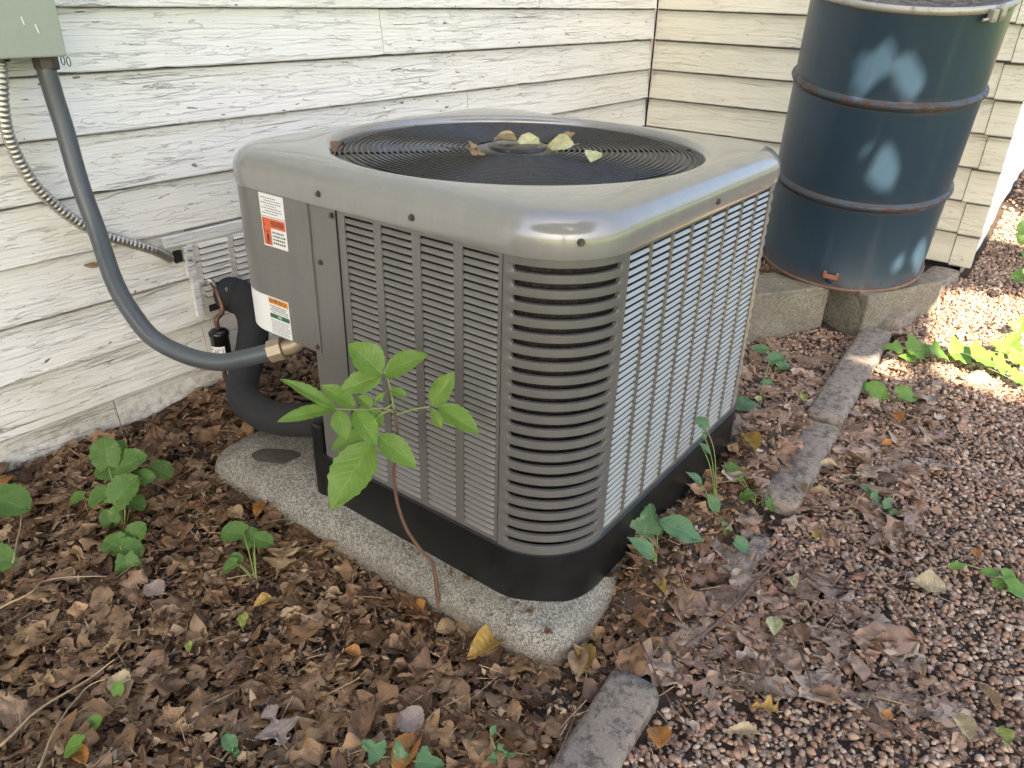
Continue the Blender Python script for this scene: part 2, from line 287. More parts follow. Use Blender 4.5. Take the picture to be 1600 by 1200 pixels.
# ------------------------------------------------------------------ setting: ground
YA,XB,YC,E1,Z1=1.2845,2.6308,-.2222,.12742,1.01312
W=.8582
def gz(x,y):
    x=np.asarray(x,float);y=np.asarray(y,float)
    g=.045*ss(.75,1.3,y)+.075*ss(1.7,2.7,x)+.14*np.clip(x-2.5,0,4)*ss(2.4,3.2,x)
    g=g+.088*np.exp(-((y+.035)/.058)**2)*ss(.07,.26,x)*(1-ss(.95,1.2,x))
    g=g-.01*ss(.2,-.8,y)
    g=g+.035*vn(x*3.1,y*3.1,1)+.022*vn(x*9,y*9,2)+.010*vn(x*26,y*26,3)
    d=np.maximum(np.maximum(-.05-x,x-.9),np.maximum(-.035+.030*ss(.1,.2,x)-y,y-.98)); g=np.where(d<0,np.minimum(g,-.01),g) # under the pad
    return g
def axis(a,b,st,far):
    c=list(np.arange(a,b,st)); s=st; L=[a]; 
    while L[-1]>-far: s*=1.35; L.append(L[-1]-s)
    s=st; H=[c[-1]]
    while H[-1]<far: s*=1.35; H.append(H[-1]+s)
    return np.array(L[:0:-1]+c+H[1:])
ax_=axis(-1.5,4.2,.013,90); ay_=axis(-1.7,1.32,.013,90)
X,Y=np.meshgrid(ax_,ay_,indexing='ij'); Z=gz(X,Y)+.006*vn(X*70,Y*70,5); Z=np.where((np.abs(X)>7)|(np.abs(Y)>7),np.clip(Z,-.1,.6),Z)
nx,ny=X.shape; I=np.arange(nx*ny).reshape(nx,ny)
F=np.stack([I[:-1,:-1],I[1:,:-1],I[1:,1:],I[:-1,1:]],-1).reshape(-1,4)
me=bpy.data.meshes.new('ground'); me.vertices.add(nx*ny); me.vertices.foreach_set('co',np.stack([X,Y,Z],-1).reshape(-1).astype(np.float32))
me.loops.add(F.size); me.loops.foreach_set('vertex_index',F.reshape(-1).astype(np.int32)); me.polygons.add(len(F)); me.polygons.foreach_set('loop_start',np.arange(0,F.size,4,dtype=np.int32)); me.update(calc_edges=True); me.shade_smooth(); me.materials.append(M_soil)
g=bpy.data.objects.new('ground',me); COL.objects.link(g); tag(g,kind='structure')

# ------------------------------------------------------------------ house
house=thing('clapboard_house','old wooden house with white peeling clapboards forming an inside corner behind the grey unit','house',loc=(0,0,0))
wallA=obj('wall',bx(((XB-3.4)/2,YA+.07,1.5),(XB+3.4,.10,3.6)),M_dark,house); wallA['label']='long left wall of chalky white boards with cracked flaking paint'
wallB=obj('wall',bx((XB+.07,(YA+YC)/2+.02,1.5),(.10,YA-YC-.06,3.6)),M_dark,house); wallB['label']='short wall behind the blue drum, bounce light painted in as cream'
wallC=obj('wall',bx((XB+3.03,YC+.07,1.5),(6,.10,3.6)),M_dark,house); wallC['label']='bright bluish white side wall receding at the right edge'
# dir: origin point, along vector, outward normal
def board(wall,mt,o,al,out,s0,s1,zb,name='board',h=None,th=.017,seed=0,rag=1.):
    h=h or E1+.014; n=max(2,int((s1-s0)/.020)); V=[];Fc=[]
    for i in range(n+1):
        s=s0+(s1-s0)*i/n; q=Vector((s*1.7,zb*13.1,seed)); wv=noise.noise(q)*.0022+noise.noise(q*4)*.0012
        chip=max(0,noise.noise(Vector((s*14,zb*7,3+seed)))-.28)*.010*rag; j=noise.noise(Vector((s*60,zb*9,9)))*.0007
        b=zb+noise.noise(q*.6)*.0016+chip+j; ow=wv*.7
        for (d,z) in ((0+ow,b),(-.0165+ow*.4,b+h),(-.0165-th,b+h),(-th,b+.0003)):
            p=o+al*s+out*d; V.append((p.x,p.y,z))
    for i in range(n):
        a=i*4;c=a+4
        for k in range(4): Fc.append((a+k,a+(k+1)%4,c+(k+1)%4,c+k))
    Fc.append((0,3,2,1)); e=n*4; Fc.append((e,e+1,e+2,e+3))
    return obj(name,(V,Fc),mt,wall)
oA=Vector((0,YA,0)); aA=Vector((1,0,0)); nA=Vector((0,-1,0))
oB=Vector((XB,0,0)); aB=Vector((0,-1,0)); nB=Vector((-1,0,0))
oC=Vector((0,YC,0)); aC=Vector((1,0,0)); nC=Vector((0,-1,0))
jA={1:[-1.3,1.7],2:[-2.0,.9],3:[-.9],4:[1.3],5:[-1.5],6:[.175,.8],7:[-.8,1.1],8:[.176],9:[-.095,1.4],0:[.4],-1:[-.7,1.9]}
for k in range(9,-16,-1):
    zb=Z1-(k-1)*E1; js=[-3.3]+jA.get(k,[random.uniform(-2,2)])+[XB+.004]
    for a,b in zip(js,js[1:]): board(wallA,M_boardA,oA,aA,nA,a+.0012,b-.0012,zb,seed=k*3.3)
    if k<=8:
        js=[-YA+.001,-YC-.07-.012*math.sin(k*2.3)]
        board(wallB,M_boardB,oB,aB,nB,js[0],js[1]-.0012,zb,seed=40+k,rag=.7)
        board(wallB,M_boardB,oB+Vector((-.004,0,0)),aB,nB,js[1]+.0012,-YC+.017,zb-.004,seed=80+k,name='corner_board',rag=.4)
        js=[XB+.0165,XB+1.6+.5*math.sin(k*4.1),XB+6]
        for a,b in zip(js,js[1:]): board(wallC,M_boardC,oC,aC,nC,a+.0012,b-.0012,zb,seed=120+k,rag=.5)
obj('inner_corner_dark_strip',bx((XB-.0015,YA-.0015,1.5),(.0055,.0055,3.4)),M_dark,wallA)  # thin dark strip drawn along the corner line, no trim board
obj('foundation',bx((XB+.09,(YA+YC)/2,-.08),(.12,YA-YC-.02,.39),bev=.01),M_plaster,wallB)
obj('foundation',bx((XB+3.1,YC+.075,.0),(6,.10,.22),bev=.01),M_plaster,wallC)
# crawl space vent on wall A
vent=obj('vent_frame',bx((.278,YA-.001,.378),(.235,.022,.218),bev=.003),M_ventm,wallA); vent['label']='louvered crawl space vent with broken lower corner'
for c in range(2):
    for i in range(11):
        if c==0 and i<2: continue
        zz_=.292+i*.0168; xc=.233+c*.098 if c else .228; wd=.085
        mm=Matrix.Translation((xc+.004,YA-.0165,zz_))@Matrix.Rotation(R(-38),4,'X'); bm=bmesh.new(); box(bm,(0,0,0),(wd,.0022,.0135),M=mm); o=obj('slat',bm,M_ventm,wallA)
        bm=bmesh.new(); box(bm,(xc+.004,YA-.0125,zz_-.0082),(wd-.004,.0015,.0045)); 
        obj('slot',bm,M_dark,wallA)
obj('broken_slot',bx((.215,YA-.0135,.285),(.045,.003,.018),rz=0),M_dark,wallA)
obj('trim_strip',bx((.245,YA-.008,.4845),(.29,.013,.028),bev=.002),M_trim,wallA)
obj('trim_piece',bx((.160,YA-.011,.424),(.024,.014,.082),bev=.002),M_trim,wallA)
obj('trim_piece',bx((.164,YA-.011,.318),(.019,.014,.092),bev=.002),M_trim,wallA)
obj('cable_hole',bx((.135,YA-.004,.442),(.020,.010,.030),bev=.002),M_dark,wallA)

# ------------------------------------------------------------------ pad
def rrect(x0,y0,x1,y1,r,n=8):
    P=[]
    for cx,cy,a in ((x1-r,y1-r,0),(x0+r,y1-r,90),(x0+r,y0+r,180),(x1-r,y0+r,270)):
        for i in range(n+1): t=R(a+90*i/n); P.append((cx+r*math.cos(t),cy+r*math.sin(t)))
    return P
def loops(bm,L,capb=True,capt=True):
    rs=[[bm.verts.new(p) for p in l] for l in L]; n=len(rs[0])
    for a,b in zip(rs,rs[1:]):
        for k in range(n): bm.faces.new((a[k],a[(k+1)%n],b[(k+1)%n],b[k]))
    if capb: bm.faces.new(rs[0][::-1])
    if capt: bm.faces.new(rs[-1])
    return rs
bm=bmesh.new(); L=[]
for d,z in ((0,-.08),(0,.035),(.004,.05),(.013,.064),(.026,.073),(.042,.078),(.062,.086),(.085,.093),(.11,.095)):
    L.append([(x,y,z) for x,y in rrect(-.050+d,-.028+d,.92-d,.975-d,.075-d*.4,10)])
loops(bm,L); bmesh.ops.rotate(bm,verts=bm.verts,cent=(0,0,0),matrix=Matrix.Rotation(R(1.2),3,'Z'))
pad=obj('equipment_pad',bm,M_pad,smooth=True); tag(pad,'rounded grey aggregate concrete pad under the air conditioner','pad')
me=pad.data; me.set_sharp_from_angle(angle=R(50))
P=[]; c=bp(425,716,'z',.09)
for i in range(28):
    a=2*PI*i/28; r_=1+.25*noise.noise(Vector((math.cos(a)*1.5,math.sin(a)*1.5,4)))
    q=bp(428+36*r_*math.cos(a),712+12*r_*math.sin(a),'z',.0955); q=Vector((min(q.x,9),q.y,.0955)); P.append((q.x,q.y,.0960))
bm=bmesh.new(); bm.faces.new([bm.verts.new(p) for p in P]); o=obj('wet_stain',bm,M_stain,pad)

# ------------------------------------------------------------------ air conditioner
AC=thing('air_conditioner','large grey outdoor air conditioner with round black fan grille, standing on a concrete pad','air conditioner',loc=(W/2,W/2,.08))
def ac(name,bm,mt,parent=None,smooth=False,angle=35):
    o=obj(name,bm,mt,parent,smooth)
    if smooth: o.data.set_sharp_from_angle(angle=R(angle))
    if parent is None: o.parent=AC; o.matrix_parent_inverse=Matrix.Translation((-W/2,-W/2,-.08))
    return o
rC=.128; ZB,ZT=.19,.7263
# outline as arc length: s along left face from near corner mid; returns pt & outward
def outl(path,s,off=0.):
    """path 'L': left face going +y (s=y) with back left arc after W-rC ; 'R': right face s=x ; 'N' near corner arc s in 0..1 from left face to right face"""
    if path=='L':
        if s<=W-rC: p=Vector((0,s,0)); n=Vector((-1,0,0))
        else:
            a=(s-(W-rC))/rC
            if a<PI/2: n=Vector((-math.cos(a),math.sin(a),0)); p=Vector((rC,W-rC,0))+n*rC
            else: n=Vector((0,1,0)); p=Vector((rC+(a-PI/2)*rC,W,0))
    elif path=='R': p=Vector((s,0,0)); n=Vector((0,-1,0))
    else:
        a=s*PI/2; n=Vector((-math.cos(a),-math.sin(a),0)); p=Vector((rC,rC,0))+n*rC
    return p+n*off
def sheet(path,s0,s1,z0,z1,n=1,th=.004,off=0.):
    bm=bmesh.new(); A=[]
    for i in range(n+1):
        s=s0+(s1-s0)*i/n; a=outl(path,s,off); b=outl(path,s,off-th)
        A.append([bm.verts.new((a.x,a.y,z0)),bm.verts.new((a.x,a.y,z1)),bm.verts.new((b.x,b.y,z1)),bm.verts.new((b.x,b.y,z0))])
    for a,b in zip(A,A[1:]):
        for k in range(4): bm.faces.new((a[k],b[k],b[(k+1)%4],a[(k+1)%4]))
    bm.faces.new(A[0]); bm.faces.new(A[-1][::-1]); bmesh.ops.recalc_face_normals(bm,faces=bm.faces); return bm
# corner guard with stadium slots, bent round the near corner
def corner_sheet():
    bm=bmesh.new(); n=22; z0,z1=ZB+.010,ZT-.008; pit=(z1-z0)/n; arc=rC*PI/2; th=.003
    u0,u1=.012,arc-.012; hs=.0051; r=hs
    def bend(u,z,d): 
        p=outl('N',min(max(u/arc,0),1)); 
        if u<0: p=Vector((0,rC-u,0)); nn=Vector((-1,0,0))
        elif u>arc: p=Vector((rC+u-arc,0,0)); nn=Vector((0,-1,0))
        else: a=u/arc*PI/2; nn=Vector((-math.cos(a),-math.sin(a),0))
        p=p+nn*d; return (p.x,p.y,z)
    NU=20; us=[u0+r+(u1-u0-2*r)*i/NU for i in range(NU+1)]
    def ring(zc):
        inn=[];outr=[]
        for u in us: inn.append((u,zc+hs)); outr.append((u,zc+pit/2))
        for i in range(1,8):
            a=PI/2-PI*i/8; inn.append((us[-1]+r*math.cos(a),zc+r*math.sin(a))); outr.append((arc+.004,zc+pit/2*(1-(i-1)/3)))
        for u in us[::-1]: inn.append((u,zc-hs)); outr.append((u,zc-pit/2))
        for i in range(1,8):
            a=-PI/2-PI*i/8; inn.append((us[0]+r*math.cos(a),zc+r*math.sin(a))); outr.append((-.004,zc-pit/2*(1-(i-1)/3)))
        return inn,outr
    for k in range(n):
        zc=z0+pit*(k+.5); inn,ou=ring(zc); m=len(inn)
        vo=[bm.verts.new(bend(u,z,.0015)) for u,z in ou]; vm=[bm.verts.new(bend(u+(ou[i][0]-u)*.12,z+(ou[i][1]-z)*.1,.0014)) for i,(u,z) in enumerate(inn)]
        vi=[bm.verts.new(bend(u,z,.0004)) for u,z in inn]; vb=[bm.verts.new(bend(u,z,-.006)) for u,z in inn]
        for i in range(m):
            j=(i+1)%m
            for A,Bq in ((vo,vm),(vm,vi),(vi,vb)): bm.faces.new((A[i],A[j],Bq[j],Bq[i]))
    def strip(z0_,z1_):
        us2=[-.004]+us+[arc+.004]
        for a,b in zip(us2,us2[1:]):
            bm.faces.new([bm.verts.new(bend(*p,.0015)) for p in ((a,z0_),(b,z0_),(b,z1_),(a,z1_))])
    strip(ZB,z0); strip(z1,ZT+.01)
    bmesh.ops.remove_doubles(bm,verts=bm.verts,dist=.0002); bmesh.ops.recalc_face_normals(bm,faces=bm.faces); return bm
ac('corner_guard',corner_sheet(),M_ac,smooth=True,angle=50)
for s in (0,):  # flanges either side of the corner guard
    ac('seam',bx((.003,rC+.0052,(ZB+ZT)/2),(.004,.0022,ZT-ZB)),M_dark)
    ac('seam',bx((rC+.0052,.003,(ZB+ZT)/2),(.0022,.004,ZT-ZB)),M_dark)
# louvered panels
def louver_mesh(wd,dt=.0026,db=.0011,hh=.0064):
    V=[];Fc=[]; ns=8
    for i in range(ns+1):
        t=i/ns; u=-wd/2+wd*t; e=min(t,1-t)*ns; k=min(1,(e/1.3))**.6 if e>0 else .05
        if i in (1,ns-1): u=-wd/2+(.0025 if i==1 else wd-.0025); k=.75
        if i in (0,ns): k=.12
        for d,z in ((-dt,hh/2),(db*.3*k-.0004,hh*.1),(db*k,-hh/2),(db*.6*k-.0009,-hh/2-.0001),(-.0016,hh*.05)): V.append((u,d,z))
    for i in range(ns):
        a=i*5;c=a+5
        for k in range(5): Fc.append((a+k,a+(k+1)%5,c+(k+1)%5,c+k))
    Fc.append((4,3,2,1,0)); e=ns*5; Fc.append((e,e+1,e+2,e+3,e+4)); return V,Fc
NR=41; PZ=.01262; ZL=.2045
def panel(path,s0,s1,cols,wd,label,limit,along,out):
    """frame strips between columns as one part, louvers as sub-parts"""
    bm=bmesh.new(); cs=[a for a in cols]; edges=[s0]+[v for c in cs for v in (c-wd/2,c+wd/2)]+[s1]
    for a,b in zip(edges[0::2],edges[1::2]):
        p=outl(path,(a+b)/2,-.0015); box(bm,(p.x,p.y,(ZB+ZT)/2),((b-a),.003,ZT-ZB) if path=='R' else (.003,(b-a),ZT-ZB))
    for z,h in ((ZB+.005,.010),(ZT-.004,.009)):
        p=outl(path,(s0+s1)/2,-.0017); box(bm,(p.x,p.y,z),((s1-s0-.001),.003,h) if path=='R' else (.003,(s1-s0-.001),h))
    pn=ac('louvered_panel',bm,M_ac); pn['label']=label
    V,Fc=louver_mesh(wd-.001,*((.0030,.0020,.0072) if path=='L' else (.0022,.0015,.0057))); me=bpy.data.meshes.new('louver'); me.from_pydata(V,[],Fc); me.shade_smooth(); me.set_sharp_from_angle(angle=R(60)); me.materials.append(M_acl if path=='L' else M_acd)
    cnt=0; rest=bmesh.new()
    ez=Vector((0,0,1))
    for c in cs:
        for i in range(NR):
            z=ZL+i*PZ; p=outl(path,c,-.0008); T=Matrix(((along.x,out.x,0,p.x),(along.y,out.y,0,p.y),(0,0,1,z),(0,0,0,1)))
            if cnt<limit:
                o=bpy.data.objects.new('louver',me); COL.objects.link(o); o.parent=pn; o.matrix_parent_inverse=Matrix.Translation((-W/2,-W/2,-.08)).inverted()@Matrix.Translation((-W/2,-W/2,-.08)); o.matrix_local=T; cnt+=1
            else:
                b2=bmesh.new(); b2.from_mesh(me); b2.transform(T); tm=bpy.data.meshes.new('t'); b2.to_mesh(tm); rest.from_mesh(tm); bpy.data.meshes.remove(tm); b2.free()
    if len(rest.verts): 
        o=obj('louvers',rest,M_acd,pn,True); o.data.set_sharp_from_angle(angle=R(60)); o['kind']='stuff'
    else: rest.free()
    return pn
S2,S3=.4953,.5665
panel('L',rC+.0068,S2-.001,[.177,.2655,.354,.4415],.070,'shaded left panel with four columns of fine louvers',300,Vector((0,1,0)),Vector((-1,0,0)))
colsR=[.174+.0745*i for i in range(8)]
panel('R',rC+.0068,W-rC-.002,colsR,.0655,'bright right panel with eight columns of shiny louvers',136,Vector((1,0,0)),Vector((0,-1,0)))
ac('rear_corner_guard',sheet('R',W-rC,W-rC+.004,ZB,ZT),M_ac)
bm=bmesh.new(); A=[]
for i in range(25):
    a=PI/2*i/24; n_=Vector((math.sin(a),-math.cos(a),0)); A.append(Vector((W-rC,rC,0))+n_*rC)
zs=[ZB+(ZT-ZB)*i/132 for i in range(133)]; rows=[[bm.verts.new((p.x+(p.x-(W-rC))/rC*.004*(abs(math.sin(j/132*PI*22))-.6)*min(1,i/3),p.y-(rC-p.y)/rC*.004*(abs(math.sin(j/132*PI*22))-.6)*min(1,i/3),z)) for i,p in enumerate(A)] for j,z in enumerate(zs)]
for a,b in zip(rows,rows[1:]):
    for k in range(24): bm.faces.new((a[k],a[k+1],b[k+1],b[k]))
ac('rear_corner_cover',bm,M_acd,smooth=True)
ac('rear_panel',bx((W-.004,W/2,(ZB+ZT)/2),(.004,W-2*rC,ZT-ZB)),M_ac)
ac('rear_panel',bx((W/2+.12,W-.004,(ZB+ZT)/2),(W-2*rC-.24+.1,.004,ZT-ZB)),M_ac)
# plain post, control box
ac('side_post',sheet('L',S2+.001,S3+.020,ZB,ZT,off=.0004),M_ac)
ac('control_cover',sheet('L',S3+.001,W-rC+rC*PI/2+.10,.4325,ZT,n=26,off=.0036),M_ac,smooth=True)
bm=bmesh.new(); P=[outl('L',S3+.0+(W-rC+rC*PI/2+.05-S3)*i/24,.002) for i in range(25)]+[Vector((.26,W,0)),Vector((.26,S3,0))]
bm.faces.new([bm.verts.new((p.x,p.y,.434)) for p in P]); ac('box_bottom',bm,M_ac)
ac('recess_wall',bx((.13,.588,.31),(.255,.003,.242)),M_ac); ac('recess_wall',bx((.26,.72,.31),(.003,.27,.242)),M_acd)
ac('seam',bx((-.0008,S2,(ZB+ZT)/2),(.003,.0018,ZT-ZB)),M_dark)
# coil inside
bm=bmesh.new()
for x0,y0,x1,y1,r,z0,z1 in ((.022,.022,W-.02,.575,.108,ZB+.002,ZT-.01),): 
    L=[[(x,y,z) for x,y in rrect(x0,y0,x1,y1,r,10)] for z in (z0,z1)]; loops(bm,L,True,False)
ac('condenser_coil',bm,M_coil)
# base pan
bm=bmesh.new()
out_=[]
for x,y in rrect(-.004,-.004,W+.004,W+.004,rC+.004,10): out_.append((x,y))
# rear left notch: replace back left arc
pts=[p for p in out_ if not (p[0]<.27 and p[1]>.60)]
i0=max(i for i,p in enumerate(pts) if p[0]>.27 and p[1]>.6)
pts=pts[:i0+1]+[(.27,W+.004),(.27,.625),(.03,.625),(.008,.62),(-.004,.605)]+pts[i0+1:]
L=[]
for z,d in ((.070,-.004),(.078,0.),(ZB-.002,0.),(ZB+.001,-.003)):
    cx,cy=.43,.30
    L.append([(x+(d if x>cx else -d),y+(d if y>cy else -d),z) for x,y in pts])
loops(bm,L); ac('base_pan',bm,M_pan,smooth=True,angle=30)
ac('pan_corner_post',bx((.012,.612,.165),(.036,.030,.19),bev=.008),M_pan)
# cap
N=160; c=W/2
def rho(a,half,r):
    ca,sa=abs(math.cos(a)),abs(math.sin(a)); k=half-r
    t=half/max(ca,sa)
    if min(ca,sa)*t<=k: return t
    # ray / corner circle
    b_=k*(ca+sa); return b_+math.sqrt(max(0,b_*b_-(2*k*k-r*r)))
def cl(d,z): 
    h=W/2+.0065-d; return [(c+rho(2*PI*i/N,h,rC+.0065-d)*math.cos(2*PI*i/N),c+rho(2*PI*i/N,h,rC+.0065-d)*math.sin(2*PI*i/N),z) for i in range(N)]
def cc(r,z): return [(c+r*math.cos(2*PI*i/N),c+r*math.sin(2*PI*i/N),z) for i in range(N)]
bm=bmesh.new(); FR=.043; ZC=ZT+.064
L=[cl(.006,ZT+.004),cl(.004,ZT),cl(.001,ZT-.001),cl(0,ZT+.002),cl(0,ZT+.012)]
for i in range(0,9): a=PI/2*i/8; L.append(cl(FR*(1-math.cos(a)),ZC-FR*.96+FR*.96*math.sin(a)))
L+=[cl(FR+.003,ZC+.0006),cc(.3835,ZC+.0016),cc(.379,ZC+.001),cc(.3745,ZC-.0018),cc(.3715,ZC-.006),cc(.370,ZC-.012),cc(.370,ZC-.05),cc(.36,ZC-.056),cc(.355,ZC-.12)]
loops(bm,L,False,False); ac('top_cap',bm,M_cap,smooth=True,angle=60)
# fan grille
ZG=ZC-.010
hub=None
gr=ac('fan_grille',lt([(.0,.005),(.054,.005),(.058,.003),(.060,-.002),(.080,-.003),(.084,-.006),(.084,-.011),(0,-.011)],64,(c,c,ZG+.004)),M_wire,smooth=True); gr['label']='black concentric ring fan guard with flat centre disc'
for i in range(25):
    rr=.094+i*(.356-.094)/24; dz=-.004*(1-(rr/.36)**2)*0-(.004 if i>22 else 0)*(i-22)/2
    prof=[(rr+0.0020*math.cos(2*PI*k/6),.0020*math.sin(2*PI*k/6)+dz) for k in range(6)]
    obj('ring',lt(prof,110,(0,0,0),True),M_wire,gr,True).location=(c,c,ZG)
for i in range(6):
    a=R(17+60*i); d=Vector((math.cos(a),math.sin(a),0)); p0=Vector((c,c,ZG-.0045))+d*.06; p1=Vector((c,c,ZG-.0075))+d*.366
    obj('spoke',tb([p0,p1],.0026,6),M_wire,gr)
    obj('spoke_clip',bx(p1+Vector((0,0,.002)),(.016,.012,.006),rz=a,bev=.001),M_wire,gr)
# fan and interior floor
ac('fan_motor',lt([(0,-.16),(.07,-.16),(.075,-.02),(.06,-.01),(0,-.008)],32,(c,c,ZG-.02)),M_pan,smooth=True)
for i in range(3):
    bm=bmesh.new(); a0=R(30+120*i); V=[]
    for j in range(7):
        for k in range(7):
            rr=.06+.28*j/6; a=a0+R(74)*(k/6-.5)*(1-.15*j/6)+R(10)*j/6; V.append(bm.verts.new((c+rr*math.cos(a),c+rr*math.sin(a),ZG-.075+.055*(k/6-.5))))
    for j in range(6):
        for k in range(6): bm.faces.new((V[j*7+k],V[(j+1)*7+k],V[(j+1)*7+k+1],V[j*7+k+1]))
    ac('fan_blade',bm,M_pan,smooth=True)
bm=bmesh.new(); bmesh.ops.create_circle(bm,cap_ends=True,segments=48,radius=.39,matrix=Matrix.Translation((c,c,.30))); ac('inner_floor',bm,M_dark)
# screws
def screw(p,n):
    p=Vector(p); n=Vector(n); q=n.to_track_quat('Z','Y').to_matrix().to_4x4(); bm=bmesh.new()
    bmesh.ops.create_cone(bm,cap_ends=True,segments=16,radius1=.0062,radius2=.0056,depth=.0015,matrix=Matrix.Translation(p)@q)
    bmesh.ops.create_cone(bm,cap_ends=True,segments=6,radius1=.0042,radius2=.0038,depth=.004,matrix=Matrix.Translation(p+n*.0025)@q); ac('screw',bm,M_screw)
for u,v in ((497,303),(643,340)): p=bp(u,v,'x',-.0072); screw(p,(-1,0,0))
for u,v in ((518,337),(497,542),(501,410)): p=bp(u,v,'x',-.0008 if u>500 else -.0035); screw(p,(-1,0,0))
a=R(49); screw((rC-(rC+.0075)*math.cos(a),rC-(rC+.0075)*math.sin(a),.752),(-math.cos(a),-math.sin(a),0))
p=bp(1122,315,'y',-.0075); screw(p,(0,-1,0))
# stickers on the control cover
def sticker(name,s0,s1,z0,z1,mt,off,parent=None,n=10,lab=None):
    bm=bmesh.new(); A=[]
    for i in range(n+1):
        s=s0+(s1-s0)*i/n; p=outl('L',s,off); A.append((bm.verts.new((p.x,p.y,z0)),bm.verts.new((p.x,p.y,z1))))
    for a,b in zip(A,A[1:]): bm.faces.new((a[0],a[1],b[1],b[0]))
    o=ac(name,bm,mt,parent)
    if parent: o.parent=parent
    if lab: o['label']=lab
    return o
def text_on(txt,s_left,s_right,z0,z1,mt,off,parent,bold=.0):
    cu=bpy.data.curves.new('txt','FONT'); cu.body=txt; cu.size=1; cu.offset=bold; cu.resolution_u=1; to=bpy.data.objects.new('txt',cu); COL.objects.link(to)
    dg=bpy.context.evaluated_depsgraph_get(); me=bpy.data.meshes.new_from_object(to.evaluated_get(dg)); bpy.data.objects.remove(to)
    co=np.array([v.co[:] for v in me.vertices]); 
    mn,mx=co.min(0),co.max(0)
    for v in me.vertices:
        fu=(v.co.x-mn[0])/(mx[0]-mn[0]); fv=(v.co.y-mn[1])/(mx[1]-mn[1]); p=outl('L',s_left+(s_right-s_left)*fu,off); v.co=(p.x,p.y,z0+(z1-z0)*fv)
    me.materials.append(mt); o=bpy.data.objects.new('lettering',me); COL.objects.link(o); o.parent=parent; return o
def words(sl,sr,z,h,mt,off,parent,seed):
    rn=random.Random(seed); bm=bmesh.new(); s=sl; d=-1 if sr<sl else 1
    while (sr-s)*d>.003:
        l=rn.uniform(.002,.006); e=s+d*l
        if (sr-e)*d<0: break
        P=[outl('L',x,off) for x in (s,e)]; bm.faces.new([bm.verts.new(q) for q in ((P[0].x,P[0].y,z),(P[1].x,P[1].y,z),(P[1].x,P[1].y,z+h),(P[0].x,P[0].y,z+h))]); s=e+d*.0016
    obj('small_print',bm,mt,parent)
o1=.0040; o2=.0043; o3=.0046
st1=sticker('rating_label',.634,.705,.680,.7225,M_white,o1,lab='white rating label with small print')
for i in range(7): words(.700-(.01 if i%2 else 0),.640+(.012 if i%3==0 else 0),.714-i*.0048,.0016,M_blk,o2,st1,i)
st2=sticker('caution_label',.634,.705,.622,.6788,M_white,o1,lab='orange caution label with a figure and black print')
sticker('orange_field',.703,.636,.6585,.677,M_org,o2,st2); sticker('orange_field',.703,.6795,.6245,.6583,M_org,o2,st2)
text_on('PRECAUTION !',.677,.639,.6625,.6735,M_blk,o3,st2,.02)
bm=bmesh.new()
for (s_,z_,w_,h_) in ((.690,.651,.0045,.005),(.690,.640,.0075,.016),(.6925,.6300,.003,.008),(.6875,.6300,.003,.008)):
    P=[(s_+w_/2*math.cos(t),z_+h_/2*math.sin(t)) for t in [2*PI*k/10 for k in range(10)]]; bm.faces.new([bm.verts.new((outl('L',s,o3+.0001*z_).x,outl('L',s,o3).y,z)) for s,z in P])
obj('figure_mark',bm,M_blk,st2)
bm=bmesh.new()
for a,b in (((.700,.672),(.697,.662)),((.697,.662),(.701,.657)),((.701,.657),(.698,.647))):
    tube(bm,[outl('L',a[0],o3)+Vector((0,0,a[1])),outl('L',b[0],o3)+Vector((0,0,b[1]))],.0006,4)
obj('figure_mark',bm,M_blk,st2)
for i in range(4): words(.676,.6375,.6495-i*.0068,.0034,M_blk,o2,st2,30+i)
st3=sticker('warning_label',.653,.790,.4345,.5155,M_white,o1,n=18,lab='white warning label wrapping the lower corner, amber heading and green stripe')
sticker('amber_band',.655,.715,.501,.5135,M_amb,o2,st3); sticker('green_band',.655,.715,.4705,.480,M_grn,o2,st3)
text_on('ADVERTENCIA',.7125,.659,.5035,.5112,M_blk,o3,st3,.02); text_on('AVIS',.691,.679,.4725,.4785,M_white,o3,st3,.02)
for i in range(5): words(.712-.004*(i%2),.658,.4955-i*.0042,.002 if i<3 else .0012,M_blk,o2,st3,50+i)
for i in range(9): words(.714,.656,.4655-i*.0034,.0011,M_blk,o2,st3,70+i)

# ------------------------------------------------------------------ electrical box, conduits, pipes
eb=thing('electrical_box','grey green metal electrical disconnect box on the white wall, top left','electrical box',loc=(-.24,YA,.93))
def eo(name,bm,mt,sm=False): 
    o=obj(name,bm,mt,eb,sm); o.matrix_parent_inverse=Matrix.Translation((.24,-YA,-.93)); return o
eo('body',bx((-.2435,YA-.062,1.12),(.305,.120,.375),bev=.003),M_box); eo('cover',bx((-.243,YA-.1275,1.115),(.312,.012,.372),bev=.003),M_box)
eo('back_plate',bx((-.19,YA-.012,.912),(.17,.02,.05),bev=.002),M_trim)
for u,v in ((97,93),(106,95)):
    p=bp(u,v-4,'y',YA-.128); P=[p+Vector((.0035*math.sin(2*PI*k/12),0,.0085*math.cos(2*PI*k/12)-.006)) for k in range(13)]; eo('wire_loop',tb(P,.0011,5),M_screw,True)
for u0,v0,u1,v1 in ((33,26,38,39),(55,38,61,52)):
    a=bp(u0,v0,'y',YA-.1345);b=bp(u1,v1,'y',YA-.1345); eo('scratch',tb([a,b],.0014,4),M_scratch)
p=bp(72,100,'y',YA-.075); 
eo('conduit_nut',lt([(.0,-.016),(.023,-.016),(.025,-.012),(.025,.012),(.022,.014),(0,.014)],8,(p.x,p.y,.918)),M_nut)
